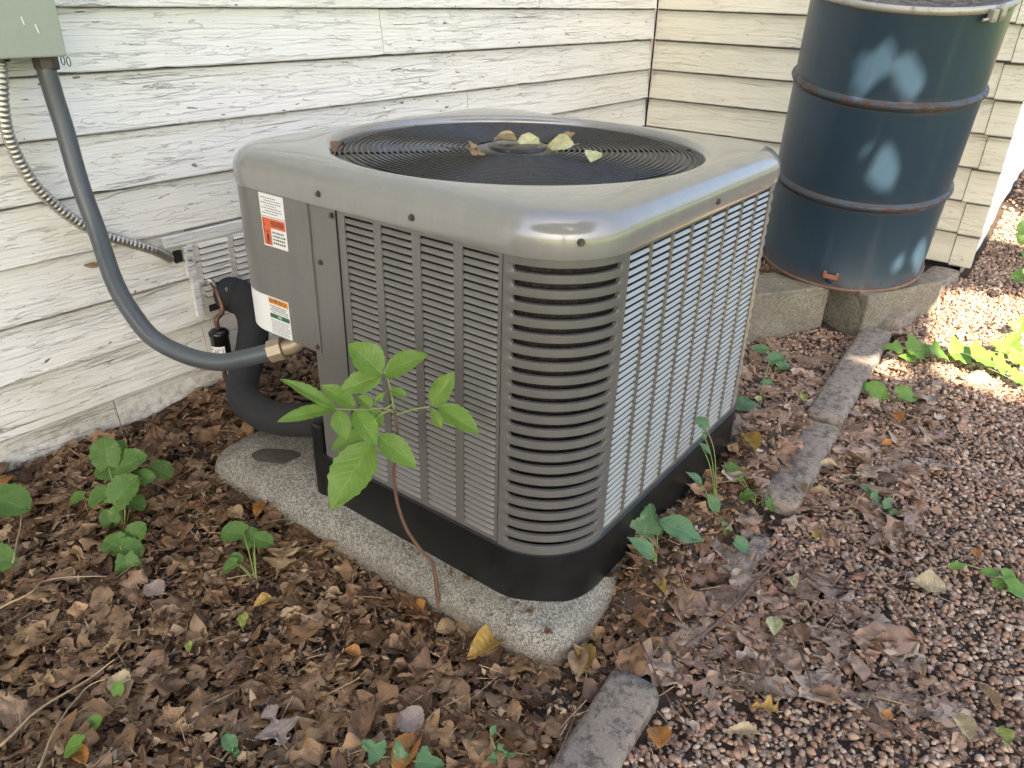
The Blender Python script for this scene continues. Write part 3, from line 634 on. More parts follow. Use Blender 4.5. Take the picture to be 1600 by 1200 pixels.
P=[(68,95,1.212),(73,111,1.205),(86,155,1.20),(101,202,1.19),(125,287,1.165),(152,362,1.13),(178,439,1.07),(205,487,1.02),(239,528,.965),(290,555,.89),(342,566,.82),(386,559,.765),(426,549,.72)]
P=[bp(u,v,'y',y) for u,v,y in P]; end=P[-1]
cn=obj('flexible_conduit',tb(smoothpath(P,8),.0185,18),M_conduit,None,True); tag(cn,'smooth grey vinyl conduit looping from the electrical box down to the unit','conduit')
q=bp(444,544,'y',.70); d=(q-end).normalized()
f_=obj('fitting_nut',tb([end-d*.004,end+d*.026],.0245,8),M_brass,cn)
e0=end+d*.026; obj('elbow',tb(smoothpath([e0,e0+d*.022,e0+d*.036+Vector((.002,0,.008)),Vector((e0+d*.042)[:2]+(.4335,))],5),.0165,14),M_brass,cn,True)
P=[(0,96,1.225),(2,118,1.225),(5,170,1.235),(14,215,1.245),(34,258,1.252),(62,298,1.258),(104,335,1.262),(150,363,1.262),(200,379,1.262),(240,391,1.262),(266,404,1.285)]
P=smoothpath([bp(u,v,'y',y) for u,v,y in P],26); L_=0; rs=[]; Q=[P[0]]
for a,b in zip(P,P[1:]):
    Q.append(b)
acc=0; rad=[]
# resample evenly 2 mm
S_=[0]
for a,b in zip(P,P[1:]): S_.append(S_[-1]+(b-a).length)
tot=S_[-1]; n=int(tot/.0022); Q=[];j=0
for i in range(n+1):
    s=tot*i/n
    while j<len(P)-2 and S_[j+1]<s: j+=1
    k=(s-S_[j])/max(1e-9,S_[j+1]-S_[j]); Q.append(P[j].lerp(P[j+1],min(1,k))); ph=(s/.0105)%1; rad.append(.0092+.0036*math.sqrt(max(0,math.sin(PI*ph))))
ar=obj('armored_cable',tb(Q,rad,14),M_armor,None,True); tag(ar,'shiny ribbed metal armored cable curving along the left wall into a hole','cable')
o=obj('connector',tb([P[0]+Vector((0,0,.03)),P[0]],.019,10),M_can,ar)
P=[(352,458,1.285),(368,462,1.235),(386,474,1.195),(396,505,1.165),(392,548,1.135),(381,588,1.09),(380,618,1.035),(400,640,.95),(440,655,.85),(520,655,.70)]
PP=smoothpath([bp(u,v,'y',y) for u,v,y in P],7); rr=[.040+.008*math.exp(-((i-9)/7)**2)-.006*math.exp(-((i-30)/9)**2)*0+.0015*noise.noise(Vector((i*.5,1,1))) for i in range(len(PP))]
ln=obj('insulated_pipe',tb(PP,rr,24),M_foam,None,True); tag(ln,'thick black foam insulated pipe bending from the vent down to the unit','pipe')
bm=bmesh.new(); bmesh.ops.create_uvsphere(bm,u_segments=20,v_segments=12,radius=.047,matrix=Matrix.Translation(bp(362,460,'y',1.235))); obj('torn_end',bm,M_foam,ln,True)
p=bp(354,452,'y',1.186); bm=bmesh.new(); bmesh.ops.create_cone(bm,cap_ends=True,segments=16,radius1=.0055,radius2=.0055,depth=.002,matrix=Matrix.Translation(p)@Matrix.Rotation(R(90),4,'X')@Matrix.Rotation(R(35),4,'Y')); obj('patch',bm,M_pal,ln)
# filter drier
p=bp(346,545,'y',1.215)
fd=tag(obj('filter_drier',lt([(0,-.062),(.012,-.062),(.022,-.052),(.0245,-.044),(.0245,.040),(.0265,.042),(.0265,.050),(.020,.056),(.009,.060),(0,.060)],28,tuple(p)),M_can,None,True),'small black filter drier canister with white label hanging beside the black foam pipe','filter drier')
bm=bmesh.new(); a0=math.atan2(CAM.y-p.y,CAM.x-p.x); A=[]
for i in range(11): a=a0+R(-15+100*(i/10-.5))-.25; A.append([bm.verts.new((p.x+.0249*math.cos(a),p.y+.0249*math.sin(a),p.z+z)) for z in (-.012,.016)])
for x,y in zip(A,A[1:]): bm.faces.new((x[0],y[0],y[1],x[1]))
lb=obj('paper_label',bm,M_white,fd)
cu=bpy.data.curves.new('txt','FONT'); cu.body='C-HC 1'; to=bpy.data.objects.new('txt',cu); COL.objects.link(to); dg=bpy.context.evaluated_depsgraph_get(); me=bpy.data.meshes.new_from_object(to.evaluated_get(dg)); bpy.data.objects.remove(to)
mx=max(v.co.x for v in me.vertices)
for v in me.vertices: a=a0-.25-R(15)+R(78)*(v.co.x/mx-.5); v.co=(p.x+.0252*math.cos(a),p.y+.0252*math.sin(a),p.z-.006+v.co.y*.022)
me.materials.append(M_blk); o=bpy.data.objects.new('lettering',me); COL.objects.link(o); o.parent=lb
P=[bp(330,440,'y',1.27),bp(340,458,'y',1.235),bp(348,485,'y',1.217),p+Vector((0,0,.085)),p+Vector((0,0,.058))]
obj('copper_tube',tb(smoothpath(P,5),.0065,10),M_copper,fd,True)
P=[p+Vector((0,0,-.06)),p+Vector((0,0,-.09)),p+Vector((.03,-.03,-.12)),p+Vector((.12,-.2,-.14))]; obj('copper_tube',tb(smoothpath(P,5),.0065,10),M_copper,fd,True)
P=[bp(316,447,'y',1.27),bp(326,437,'y',1.25),bp(338,448,'y',1.24)]; obj('wire_stub',tb(smoothpath(P,4),.0035,8),M_armor,fd,True)

# ------------------------------------------------------------------ drum on blocks
B0=Vector((2.129,.157,.22)); axv=Vector((-.1741,-.0797,1)).normalized(); H=.896; RD=.2925
T=Matrix.Translation(B0)@axv.to_track_quat('Z','Y').to_matrix().to_4x4()
dr=thing('steel_drum','tall dark blue steel drum with rusty hoops, leaning on two concrete blocks','drum'); dr.matrix_world=T
prof=[(0,.012),(RD-.012,.012),(RD-.010,0.),(RD-.002,0.),(RD,.004),(RD,.012),(RD-.005,.018)]
prof+=[(RD-.005,.30),(RD-.005,.632),(RD-.005,H-.02),(RD-.004,H)]
bm=bmesh.new(); rg=lathe(bm,prof[1:],96); bm.faces.new(rg[0][::-1]); obj('shell',bm,M_drum,dr,True).data.set_sharp_from_angle(angle=R(40))
for z in (.308,.632):
    pf=[(RD-.0055,z-.017),(RD-.002,z-.013),(RD+.004,z-.007),(RD+.0068,z-.001),(RD+.0055,z+.005),(RD,z+.011),(RD-.0055,z+.015)]
    obj('hoop',lt(pf,96),M_drum,dr,True)
obj('lid',lt([(0,H+.002),(RD-.03,H+.002),(RD-.022,H+.010),(RD-.004,H+.012),(RD+.001,H+.004)],96),M_drum,dr,True)
obj('locking_ring',lt([(RD-.006,H-.012),(RD+.002,H-.010),(RD+.006,H-.004),(RD+.006,H+.004),(RD+.002,H+.010),(RD-.008,H+.011)],96),M_ring,dr,True)
obj('bottom_rim',lt([(RD-.001,.010),(RD+.0025,.006),(RD+.0025,-.002),(RD-.004,-.004),(RD-.010,0)],96),M_rust,dr,True)
az=math.atan2(-.5183-.157,-.8559-2.129)
def dloc(a,z,r=RD): return Vector((r*math.cos(a),r*math.sin(a),z))
Ti=T.to_quaternion().inverted(); dcam=T.inverted()@CAM; az=math.atan2(dcam.y,dcam.x)
for da,nm in ((.80,'ring_lug'),(.90,'ring_lug')):
    p=dloc(az+da,H-.012,RD+.016); obj(nm,bx(p,(.02,.020,.034),rz=az+da,bev=.003),M_ring,dr)
p=dloc(az+.70,H-.022,RD+.016); q=dloc(az+.93,H-.018,RD+.017); obj('ring_bolt',tb([p,q],.0045,8),M_ring,dr)
pb=az-.02
obj('drain_fitting',tb([dloc(pb,.042,RD-.01),dloc(pb,.042,RD+.022)],.0135,10),M_drum,dr,True)
bm=bmesh.new(); pp=dloc(pb,.056,RD+.020); box(bm,pp,(.012,.048,.014),rz=pb,bev=.003)
for s in (-1,1): box(bm,pp+Vector((-math.sin(pb),math.cos(pb),0))*.020*s+Vector((0,0,.010)),(.012,.010,.014),rz=pb,bev=.003)
obj('drain_handle',bm,M_pink,dr)
def blockthing(P,d1,l1,d2,l2,z0,z1,label):
    d1=Vector((*d1,0)).normalized(); d2=Vector((-d1.y,d1.x,0)); 
    if d2.dot(Vector((*(l2 if isinstance(l2,tuple) else (1,0)),0)))<0: d2=-d2
    cxy=Vector((*P,0))+d1*l1/2+d2*.19/2; bm=bmesh.new(); box(bm,(cxy.x,cxy.y,(z0+z1)/2),(l1,.19,z1-z0),rz=math.atan2(d1.y,d1.x))
    es=[e for e in bm.edges]; bmesh.ops.subdivide_edges(bm,edges=es,cuts=6,use_grid_fill=True)
    for v in bm.verts: v.co+=Vector(noise.noise_vector(v.co*22))*.0035
    o=obj('concrete_block',bm,M_block); tag(o,label,'concrete block','concrete blocks under the drum'); bv=o.modifiers.new('b','BEVEL'); bv.width=.006; bv.segments=2; bv.limit_method='ANGLE'; return o
blockthing((1.87,.10),(-.84,.55),.39,0,(.55,.84),-.02,.168,'olive grey concrete block under the left side of the drum, nearest the unit')
blockthing((1.862,-.035),(.90,-.43),.39,0,(.43,.9),-.02,.168,'concrete block under the drum drain, its right edge touched by orange sunlight')

# ------------------------------------------------------------------ edging stones
def curb(p0,p1,wd,top0,top1,label,sd):
    p0=Vector((*p0,0));p1=Vector((*p1,0)); d=p1-p0; L=d.length; d/=L; nrm=Vector((-d.y,d.x,0)); bm=bmesh.new(); n=max(4,int(L/.02)); rows=[]
    sec=[(-.5,-.07),(-.5,-.010),(-.46,-.003),(-.38,0),(-.12,0.001),(.12,0.001),(.38,0),(.46,-.003),(.5,-.010),(.5,-.07)]
    for i in range(n+1):
        t=i/n; row=[]
        for k,(a,z) in enumerate(sec):
            e=min(t,1-t)*L; a2=a*(1-.25*max(0,1-e/.03)**2)
            q=p0+d*(t*L)+nrm*(a2*wd); nz=noise.noise(Vector((q.x*9,q.y*9,sd)))*.005+noise.noise(Vector((q.x*40,q.y*40,sd)))*.0025; nb=noise.noise(Vector((q.x*14,k,sd)))*.006
            row.append(bm.verts.new((q.x+nrm.x*nb,q.y+nrm.y*nb,top0+(top1-top0)*t+z+nz-.010*max(0,1-e/.02)**2)))
        rows.append(row)
    for a,b in zip(rows,rows[1:]):
        for k in range(len(sec)-1): bm.faces.new((a[k],a[k+1],b[k+1],b[k]))
    bm.faces.new(rows[0]); bm.faces.new(rows[-1][::-1]); bmesh.ops.recalc_face_normals(bm,faces=bm.faces)
    return tag(obj('edging_stone',bm,M_curb,None,True),label,'edging stone','concrete edging stones between litter and gravel')
curb((-.42,-.185),(.050,-.146),.092,.012,.014,'mottled edging stone in the foreground at the bottom edge',1)
curb((.12,-.150),(.60,-.152),.080,-.006,-.006,'edging stone almost buried by leaf litter beside the unit',2)
curb((.70,-.158),(1.15,-.128),.092,.024,.026,'bare grey brown edging stone in the middle of the row',3)
curb((1.165,-.118),(1.93,-.075),.098,.030,.046,'farthest edging stone running toward the drum blocks',4)
curb((1.95,-.085),(2.62,-.16),.11,.075,.11,'edging stone under the right side of the drum, partly sunlit',5)

# ------------------------------------------------------------------ leaves
def wf(kind,v,ph=0.):
    if kind=='oval': return max(0,math.sin(PI*min(1,v**.85)))**.8*(1+.05*math.sin(v*60))
    if kind=='lance': return max(0,math.sin(PI*v**1.25))**.9
    if kind=='long': return max(0,math.sin(PI*v**.9))**1.0
    if kind=='heart':
        return (math.sqrt(max(0,1-((.40-v)/.46)**2)) if v<.4 else math.sqrt(max(0,1-((v-.40)/.60)**2))**1.15)*(1+.07*math.sin(v*44))*1.02
    if kind=='oak': return max(0,math.sin(PI*v**.9))**.6*(.66+.38*math.sin(v*19+ph))
    if kind=='maple': return max(.02,(1-v)**.7*(.62+.45*math.sin(v*13+1.2+ph))) if v>.03 else .15
    if kind=='ivy': return max(.0,[.55,1.,1.05,.7,.48,.45,.38,.22,.0][min(8,int(v*8+.01))])
    if kind=='frag': return (max(0,math.sin(PI*min(1,max(0,v))))**.45)*(.8+.3*math.sin(v*11+ph*5))
    return 1
def leaf_geo(kind,L,Wd,fold=.15,curl=.3,twist=0.,crinkle=.08,nv=9,sd=0,nu=2,asym=0.,rough=0.,ribs=0.):
    """leaf along +Y from origin, normal +Z. returns verts, faces, uvs"""
    V=[];UV=[];Fc=[]; us=[-1+2*i/(2*nu) for i in range(2*nu+1)]
    for i in range(nv):
        v=i/(nv-1); h=wf(kind,v,sd)*Wd/2*(1+asym*math.sin(v*7+sd))
        a=curl*(v-.3); 
        for u in us:
            uj=u*(1+(.10*noise.noise(Vector((v*9,u*3,sd*1.7)))if abs(u)==1 else 0))
            x=uj*h; y=v*L; z=abs(u)**1.3*h*fold*2
            if kind=='heart': y-=abs(u)*max(0,.22-v)*L*.8
            zz=z+crinkle*L*noise.noise(Vector((u*1.6+sd,v*4,sd)))*(.35+.65*abs(u))+ -curl*L*.9*(v-.25)**2*(1 if v>.25 else .3)
            if rough: zz+=rough*L*noise.noise(Vector((u*4+sd,v*11,sd+5)))
            if ribs: zz+=ribs*L*math.sin(2*PI*(v*9-abs(u)*1.3))*min(1,abs(u)*3)*.018
            xx=x*math.cos(twist*v)-z*math.sin(twist*v); zz=zz+x*math.sin(twist*v)
            V.append((xx,y*(1-.12*abs(curl)*v),zz)); UV.append((.5+u*.5,v))
    m=len(us)
    for i in range(nv-1):
        for k in range(m-1): a=i*m+k; Fc.append((a,a+1,a+m+1,a+m))
    return V,Fc,UV
def leaf_mesh(name,mt,*a,M=None,**k):
    V,Fc,UV=leaf_geo(*a,**k); me=bpy.data.meshes.new(name)
    if M: V=[tuple(M@Vector(v)) for v in V]
    me.from_pydata(V,[],Fc); ul=me.uv_layers.new(name='UVMap'); idx=np.empty(len(me.loops),dtype=np.int32); me.loops.foreach_get('vertex_index',idx); ul.data.foreach_set('uv',np.array(UV,dtype=np.float32)[idx].reshape(-1))
    me.shade_smooth(); me.materials.append(mt); return me
def frame(B,T,nrm):
    y=(T-B).normalized(); x=y.cross(nrm).normalized(); z=x.cross(y); return Matrix(((x.x,y.x,z.x,B.x),(x.y,y.y,z.y,B.y),(x.z,y.z,z.z,B.z),(0,0,0,1)))

# ---- stuff via instancing
def proto_collection(name,meshes):
    c=bpy.data.collections.new(name)
    for i,me in enumerate(meshes): c.objects.link(bpy.data.objects.new(name+'_piece',me))
    return c
def scatter(name,pts,rot,scl,coll,nproto,label,cat=None):
    n=len(pts); me=bpy.data.meshes.new(name); me.vertices.add(n); me.vertices.foreach_set('co',pts.astype(np.float32).reshape(-1))
    for an,ty,d in (('rot','FLOAT_VECTOR',rot),('scl','FLOAT_VECTOR',scl)):
        at=me.attributes.new(an,ty,'POINT'); at.data.foreach_set('vector',d.astype(np.float32).reshape(-1))
    at=me.attributes.new('pid','INT','POINT'); at.data.foreach_set('value',rng.integers(0,nproto,n).astype(np.int32))
    o=bpy.data.objects.new(name,me); COL.objects.link(o)
    ng=bpy.data.node_groups.new(name,'GeometryNodeTree'); ng.interface.new_socket('Geometry',in_out='INPUT',socket_type='NodeSocketGeometry'); ng.interface.new_socket('Geometry',in_out='OUTPUT',socket_type='NodeSocketGeometry')
    N_=ng.nodes; gi=N_.new('NodeGroupInput'); go=N_.new('NodeGroupOutput'); ip=N_.new('GeometryNodeInstanceOnPoints'); ci=N_.new('GeometryNodeCollectionInfo'); ci.inputs[0].default_value=coll; ci.inputs['Separate Children'].default_value=True; ci.inputs['Reset Children'].default_value=True
    def na(nm,ty): a=N_.new('GeometryNodeInputNamedAttribute'); a.data_type=ty; a.inputs[0].default_value=nm; return a.outputs[0]
    e=N_.new('FunctionNodeEulerToRotation'); lk=ng.links.new
    lk(gi.outputs[0],ip.inputs['Points']); lk(ci.outputs[0],ip.inputs['Instance']); ip.inputs['Pick Instance'].default_value=True
    lk(na('pid','INT'),ip.inputs['Instance Index']); lk(na('rot','FLOAT_VECTOR'),e.inputs[0]); lk(e.outputs[0],ip.inputs['Rotation']); lk(na('scl','FLOAT_VECTOR'),ip.inputs['Scale']); lk(ip.outputs[0],go.inputs[0])
    md=o.modifiers.new('scatter','NODES'); md.node_group=ng; tag(o,label,cat,kind='stuff'); return o
# regions
def inpad(x,y,mg=0.): return (x>-.055-mg)&(x<.93+mg)&(y>-.035+.032*(x>.15)-mg*(x<.15))&(y<.985+mg)
def inblk(x,y): return ((x>1.6)&(x<1.95)&(y>.06)&(y<.4)&((y-.1)*.84+(x-1.87)*.55>-.01))|((x>1.86)&(x<2.25)&(y>-.22)&(y<.12)&((x-1.862)*.43+(y+.035)*.9>0))
def curbd(y,x): return np.abs(y+.168-.024*ss(.05,.4,x)-.044*ss(.6,2,x))
def litden(x,y):
    b=-.13+.06*vn(x*5,y*5,11)*2
    d=ss(b-.10,b+.04,y)                       # litter side
    d=np.maximum(d,ss(.02,.22,vn(x*3.3+3,y*3.3,12)+.45*vn(x*11,y*11,13)+.07-.55*ss(-.25,-.8,y)-.30*ss(.9,1.5,x))*.9)
    d=d*(1-.75*ss(1.0,1.6,x))
    blob=np.exp(-(((x-.22)/.16)**2+((y+.19)/.10)**2))+np.exp(-(((x-.42)/.16)**2+((y+.27)/.07)**2)); d=np.maximum(d,np.clip(blob*1.2,0,1)*(x<1))
    return np.clip(d,0,1)
def sample(n,x0,x1,y0,y1,fn):
    x=rng.uniform(x0,x1,n);y=rng.uniform(y0,y1,n);k=fn(x,y)>rng.uniform(0,1,n);return x[k],y[k]
def okA(x,y): return (y<YA-.012)&((x<XB-.02)|(y<YC-.02))
def visible_w(x,y):
    dx=x-CAM.x;dy=y-CAM.y; fwd=dx*.8058+dy*.5922; sd=dx*.5922-dy*.8058; return ((fwd>.25)&(np.abs(sd)<fwd*.86+.35)).astype(float)
# litter pieces
pl=[]
spec=[('oval',.075,.042),('oval',.06,.036),('oak',.095,.075),('oak',.085,.07),('maple',.075,.085),('oval',.085,.05),('frag',.06,.045),('frag',.05,.04),('oval',.05,.03),('maple',.06,.07),('long',.09,.03)]
for i,(k,l_,w_) in enumerate(spec):
    pl.append(leaf_mesh('leaf',M_litter,k,l_,w_,fold=random.uniform(-.15,.35),curl=random.uniform(-.2,.35),twist=random.uniform(-.35,.35),crinkle=.13,nv=15,sd=i*3.7,nu=3,rough=.05))
def shifted(meshes):
    for me in meshes:
        ys=[v.co.y for v in me.vertices]; m_=(max(ys)+min(ys))/2
        for v in me.vertices: v.co.y-=m_
shifted(pl); cL=proto_collection('litter_leaves',pl)
pr_=[me.copy() for me in pl]
for me in pr_: me.materials.clear(); me.materials.append(M_litterR)
cR=proto_collection('litter_leaves_pale',pr_)
pf_=[leaf_mesh('leaf',M_lfrag,random.choice(['frag','long','frag']),1,[.22,.7,.32,.5,.16,.6,.4,.28,.8,.2][i],fold=random.uniform(-.3,.5),curl=random.uniform(-.5,.8),twist=random.uniform(-1,1),crinkle=.22,nv=7,sd=50+i*2.3,nu=1,rough=.06) for i in range(10)]
shifted(pf_); cF=proto_collection('litter_bits',pf_)
pg_=[me.copy() for me in pf_]
for me in pg_: me.materials.clear(); me.materials.append(M_litterR)
cG=proto_collection('litter_bits_pale',pg_)
def lit_fn(side):
    def f(x,y):
        d=litden(x,y)*okA(x,y)*(~inpad(x,y,-.015))*(~inblk(x,y))*visible_w(x,y)
        d=d*np.where(curbd(y,x)<.044,.9*ss(.68,.62,x)*(x>.07)+.05,1)
        pale=ss(-.02,-.14,y+.05*vn(x*6,y*6,21)+.10*ss(.35,-.2,x)-.12*ss(.5,1.0,x)) 
        pale=np.maximum(pale,ss(.8,1.0,x)*(y<.3))
        return d*(pale if side else 1-pale)
    return f
def rots(n,t): return np.stack([rng.normal(0,t,n),rng.normal(0,t,n),rng.uniform(0,6.283,n)],-1)
for side,cBig,cSm,nb,ns,lab in ((0,cL,cF,15000,62000,'brown'),(1,cR,cG,9500,34000,'bleached')):
    x,y=sample(nb,-1.35,2.6,-1.5,YA,lit_fn(side)); n=len(x); z=gz(x,y)+rng.uniform(.0,.017,n); s=(.45 if side==0 else .6)+(.85 if side==0 else .8)*rng.uniform(0,1,n)**1.7
    scatter('leaf_litter',np.stack([x,y,z],-1),rots(n,.24-.07*side),np.stack([s,s,s],-1),cBig,len(pl),lab+' dead leaf litter covering the soil')
    x,y=sample(ns,-1.35,2.6,-1.5,YA,lit_fn(side)); n=len(x); z=gz(x,y)+rng.uniform(-.002,.017,n); s=.012+.034*rng.uniform(0,1,n)**1.5
    scatter('leaf_litter',np.stack([x,y,z],-1),rots(n,.30),np.stack([s,s,s],-1),cSm,len(pf_),lab+' crumbled leaf bits between the leaves')
    x,y=sample((75000,30000)[side],-1.35,2.6,-1.5,YA,lit_fn(side)); n=len(x); z=gz(x,y)+rng.uniform(.004,.022,n); s=.004+.009*rng.uniform(0,1,n)
    scatter('leaf_litter',np.stack([x,y,z],-1),rots(n,.5),np.stack([s,s*1.4,s],-1),cSm,len(pf_),lab+' leaf crumbs strewn over the litter')
x=np.concatenate([rng.uniform(-.045,.0,260),rng.uniform(0,.16,90)]); y=np.concatenate([rng.uniform(-.01,.95,260),rng.uniform(.64,.94,90)]); n=len(x); e_=np.minimum(x+.050,.97-y); z=.064+.018*ss(.008,.045,e_)+.012*ss(.06,.12,e_)
s=.003+.016*rng.uniform(0,1,n)**2.5; scatter('leaf_litter',np.stack([x,y,z],-1),rots(n,.25),np.stack([s,s,s],-1),cF,len(pf_),'brown leaf crumbs lying along the rim of the concrete pad')
# fine stalks in the litter
tw=[]
for i in range(5):
    bm=bmesh.new(); P=[Vector((0,-.5,0)),Vector((.03*random.uniform(-1,1),-.2,.01)),Vector((.06*random.uniform(-1,1),.15,.02)),Vector((0,.5,0))]; tube(bm,P,[.018,.016,.014,.008],4); me=bpy.data.meshes.new('stalk'); bm.to_mesh(me); bm.free(); me.materials.append(M_twig if i%2 else M_straw); tw.append(me)
cT=proto_collection('stalks',tw)
x,y=sample(7000,-1.3,2.6,-1.5,YA,lambda x,y:okA(x,y)*(~inpad(x,y,-.01))*(~inblk(x,y))*visible_w(x,y)*(.35+.65*litden(x,y))); n=len(x); s=rng.uniform(.02,.075,n); r_=rots(n,.18)
scatter('leaf_litter',np.stack([x,y,gz(x,y)+rng.uniform(.006,.022,n)],-1),r_,np.stack([s*.0+.05*rng.uniform(.6,1.2,n),s,s*0+.05],-1),cT,5,'thin dry stalks and needles lying on the leaf litter')
# pebbles
pb_=[]
for i in range(7):
    bm=bmesh.new(); bmesh.ops.create_icosphere(bm,subdivisions=2,radius=.5)
    sx,sy,sz=random.uniform(.8,1.0),random.uniform(.55,.85),random.uniform(.4,.62)
    for v in bm.verts: v.co=Vector((v.co.x*sx,v.co.y*sy,v.co.z*sz))*(1+.22*noise.noise(v.co*2.2+Vector((i*5,0,0))))
    me=bpy.data.meshes.new('pebble'); bm.to_mesh(me); bm.free(); me.shade_smooth(); me.materials.append(M_peb); pb_.append(me)
cP=proto_collection('pebbles',pb_)
def peb_fn(x,y):
    d=okA(x,y)*(~inpad(x,y,0.))*(~inblk(x,y))*visible_w(x,y); k=ss(-.02,-.16,y)
    k=np.maximum(k,.8*ss(.95,1.3,x)*(y<.5)); k=np.maximum(k,.05)
    return d*k*np.where(curbd(y,x)<.040,.03,1)*(1-.35*litden(x,y)*(x<1))
x,y=sample(165000,-.6,3.4,-1.35,.6,peb_fn); n=len(x); z=gz(x,y)+rng.uniform(-.004,.007,n); s=(.0068+.0128*rng.uniform(0,1,n)**1.5)*(1+.15*(x>1.5))
scatter('gravel',np.stack([x,y,z],-1),rots(n,.35),np.stack([s,s,s],-1),cP,7,'small rounded brown pea gravel covering the path at right')
x,y=sample(26000,3.4,8,-3.5,YC,lambda x,y:visible_w(x,y)*(y<YC-.01)); n=len(x); s=rng.uniform(.016,.034,n)
scatter('gravel',np.stack([x,y,gz(x,y)+rng.uniform(-.004,.01,n)],-1),rots(n,.35),np.stack([s,s,s],-1),cP,7,'pea gravel of the path further back by the side wall')

# ---- individual fallen leaves
def gbp(u,v,up=.016):
    z=.02
    for _ in range(6): p=bp(u,v,'z',z); z=float(gz(p.x,p.y))+up
    return bp(u,v,'z',z)
def fallen(u,v,kind,L,Wd,mt,ang,label,fold=.25,curl=.5,tilt=.25,z=None,twist=.3,sd=None,grp='single fallen leaves lying on the ground',name='fallen_leaf',roll=0.):
    sd=sd if sd is not None else (u*.37+v*.11)%50; p=gbp(u,v,.024) if z is None else bp(u,v,'z',z)
    me=leaf_mesh(name,mt,kind,L,Wd,fold=fold,curl=curl,twist=twist*(1 if z is None else .2),crinkle=.09,nv=37,sd=sd,nu=4,ribs=.9,rough=.02)
    for w_ in me.vertices: w_.co.y-=L/2
    o=bpy.data.objects.new(name,me); COL.objects.link(o); o.location=p; o.rotation_euler=(tilt,roll,R(ang)); tag(o,label,'leaf',grp)
    bm=bmesh.new(); tube(bm,[Vector((0,-L/2,0)),Vector((.002,-L/2-L*.15,.001))],.0009,4); obj('leaf_stalk',bm,M_straw,o); return o
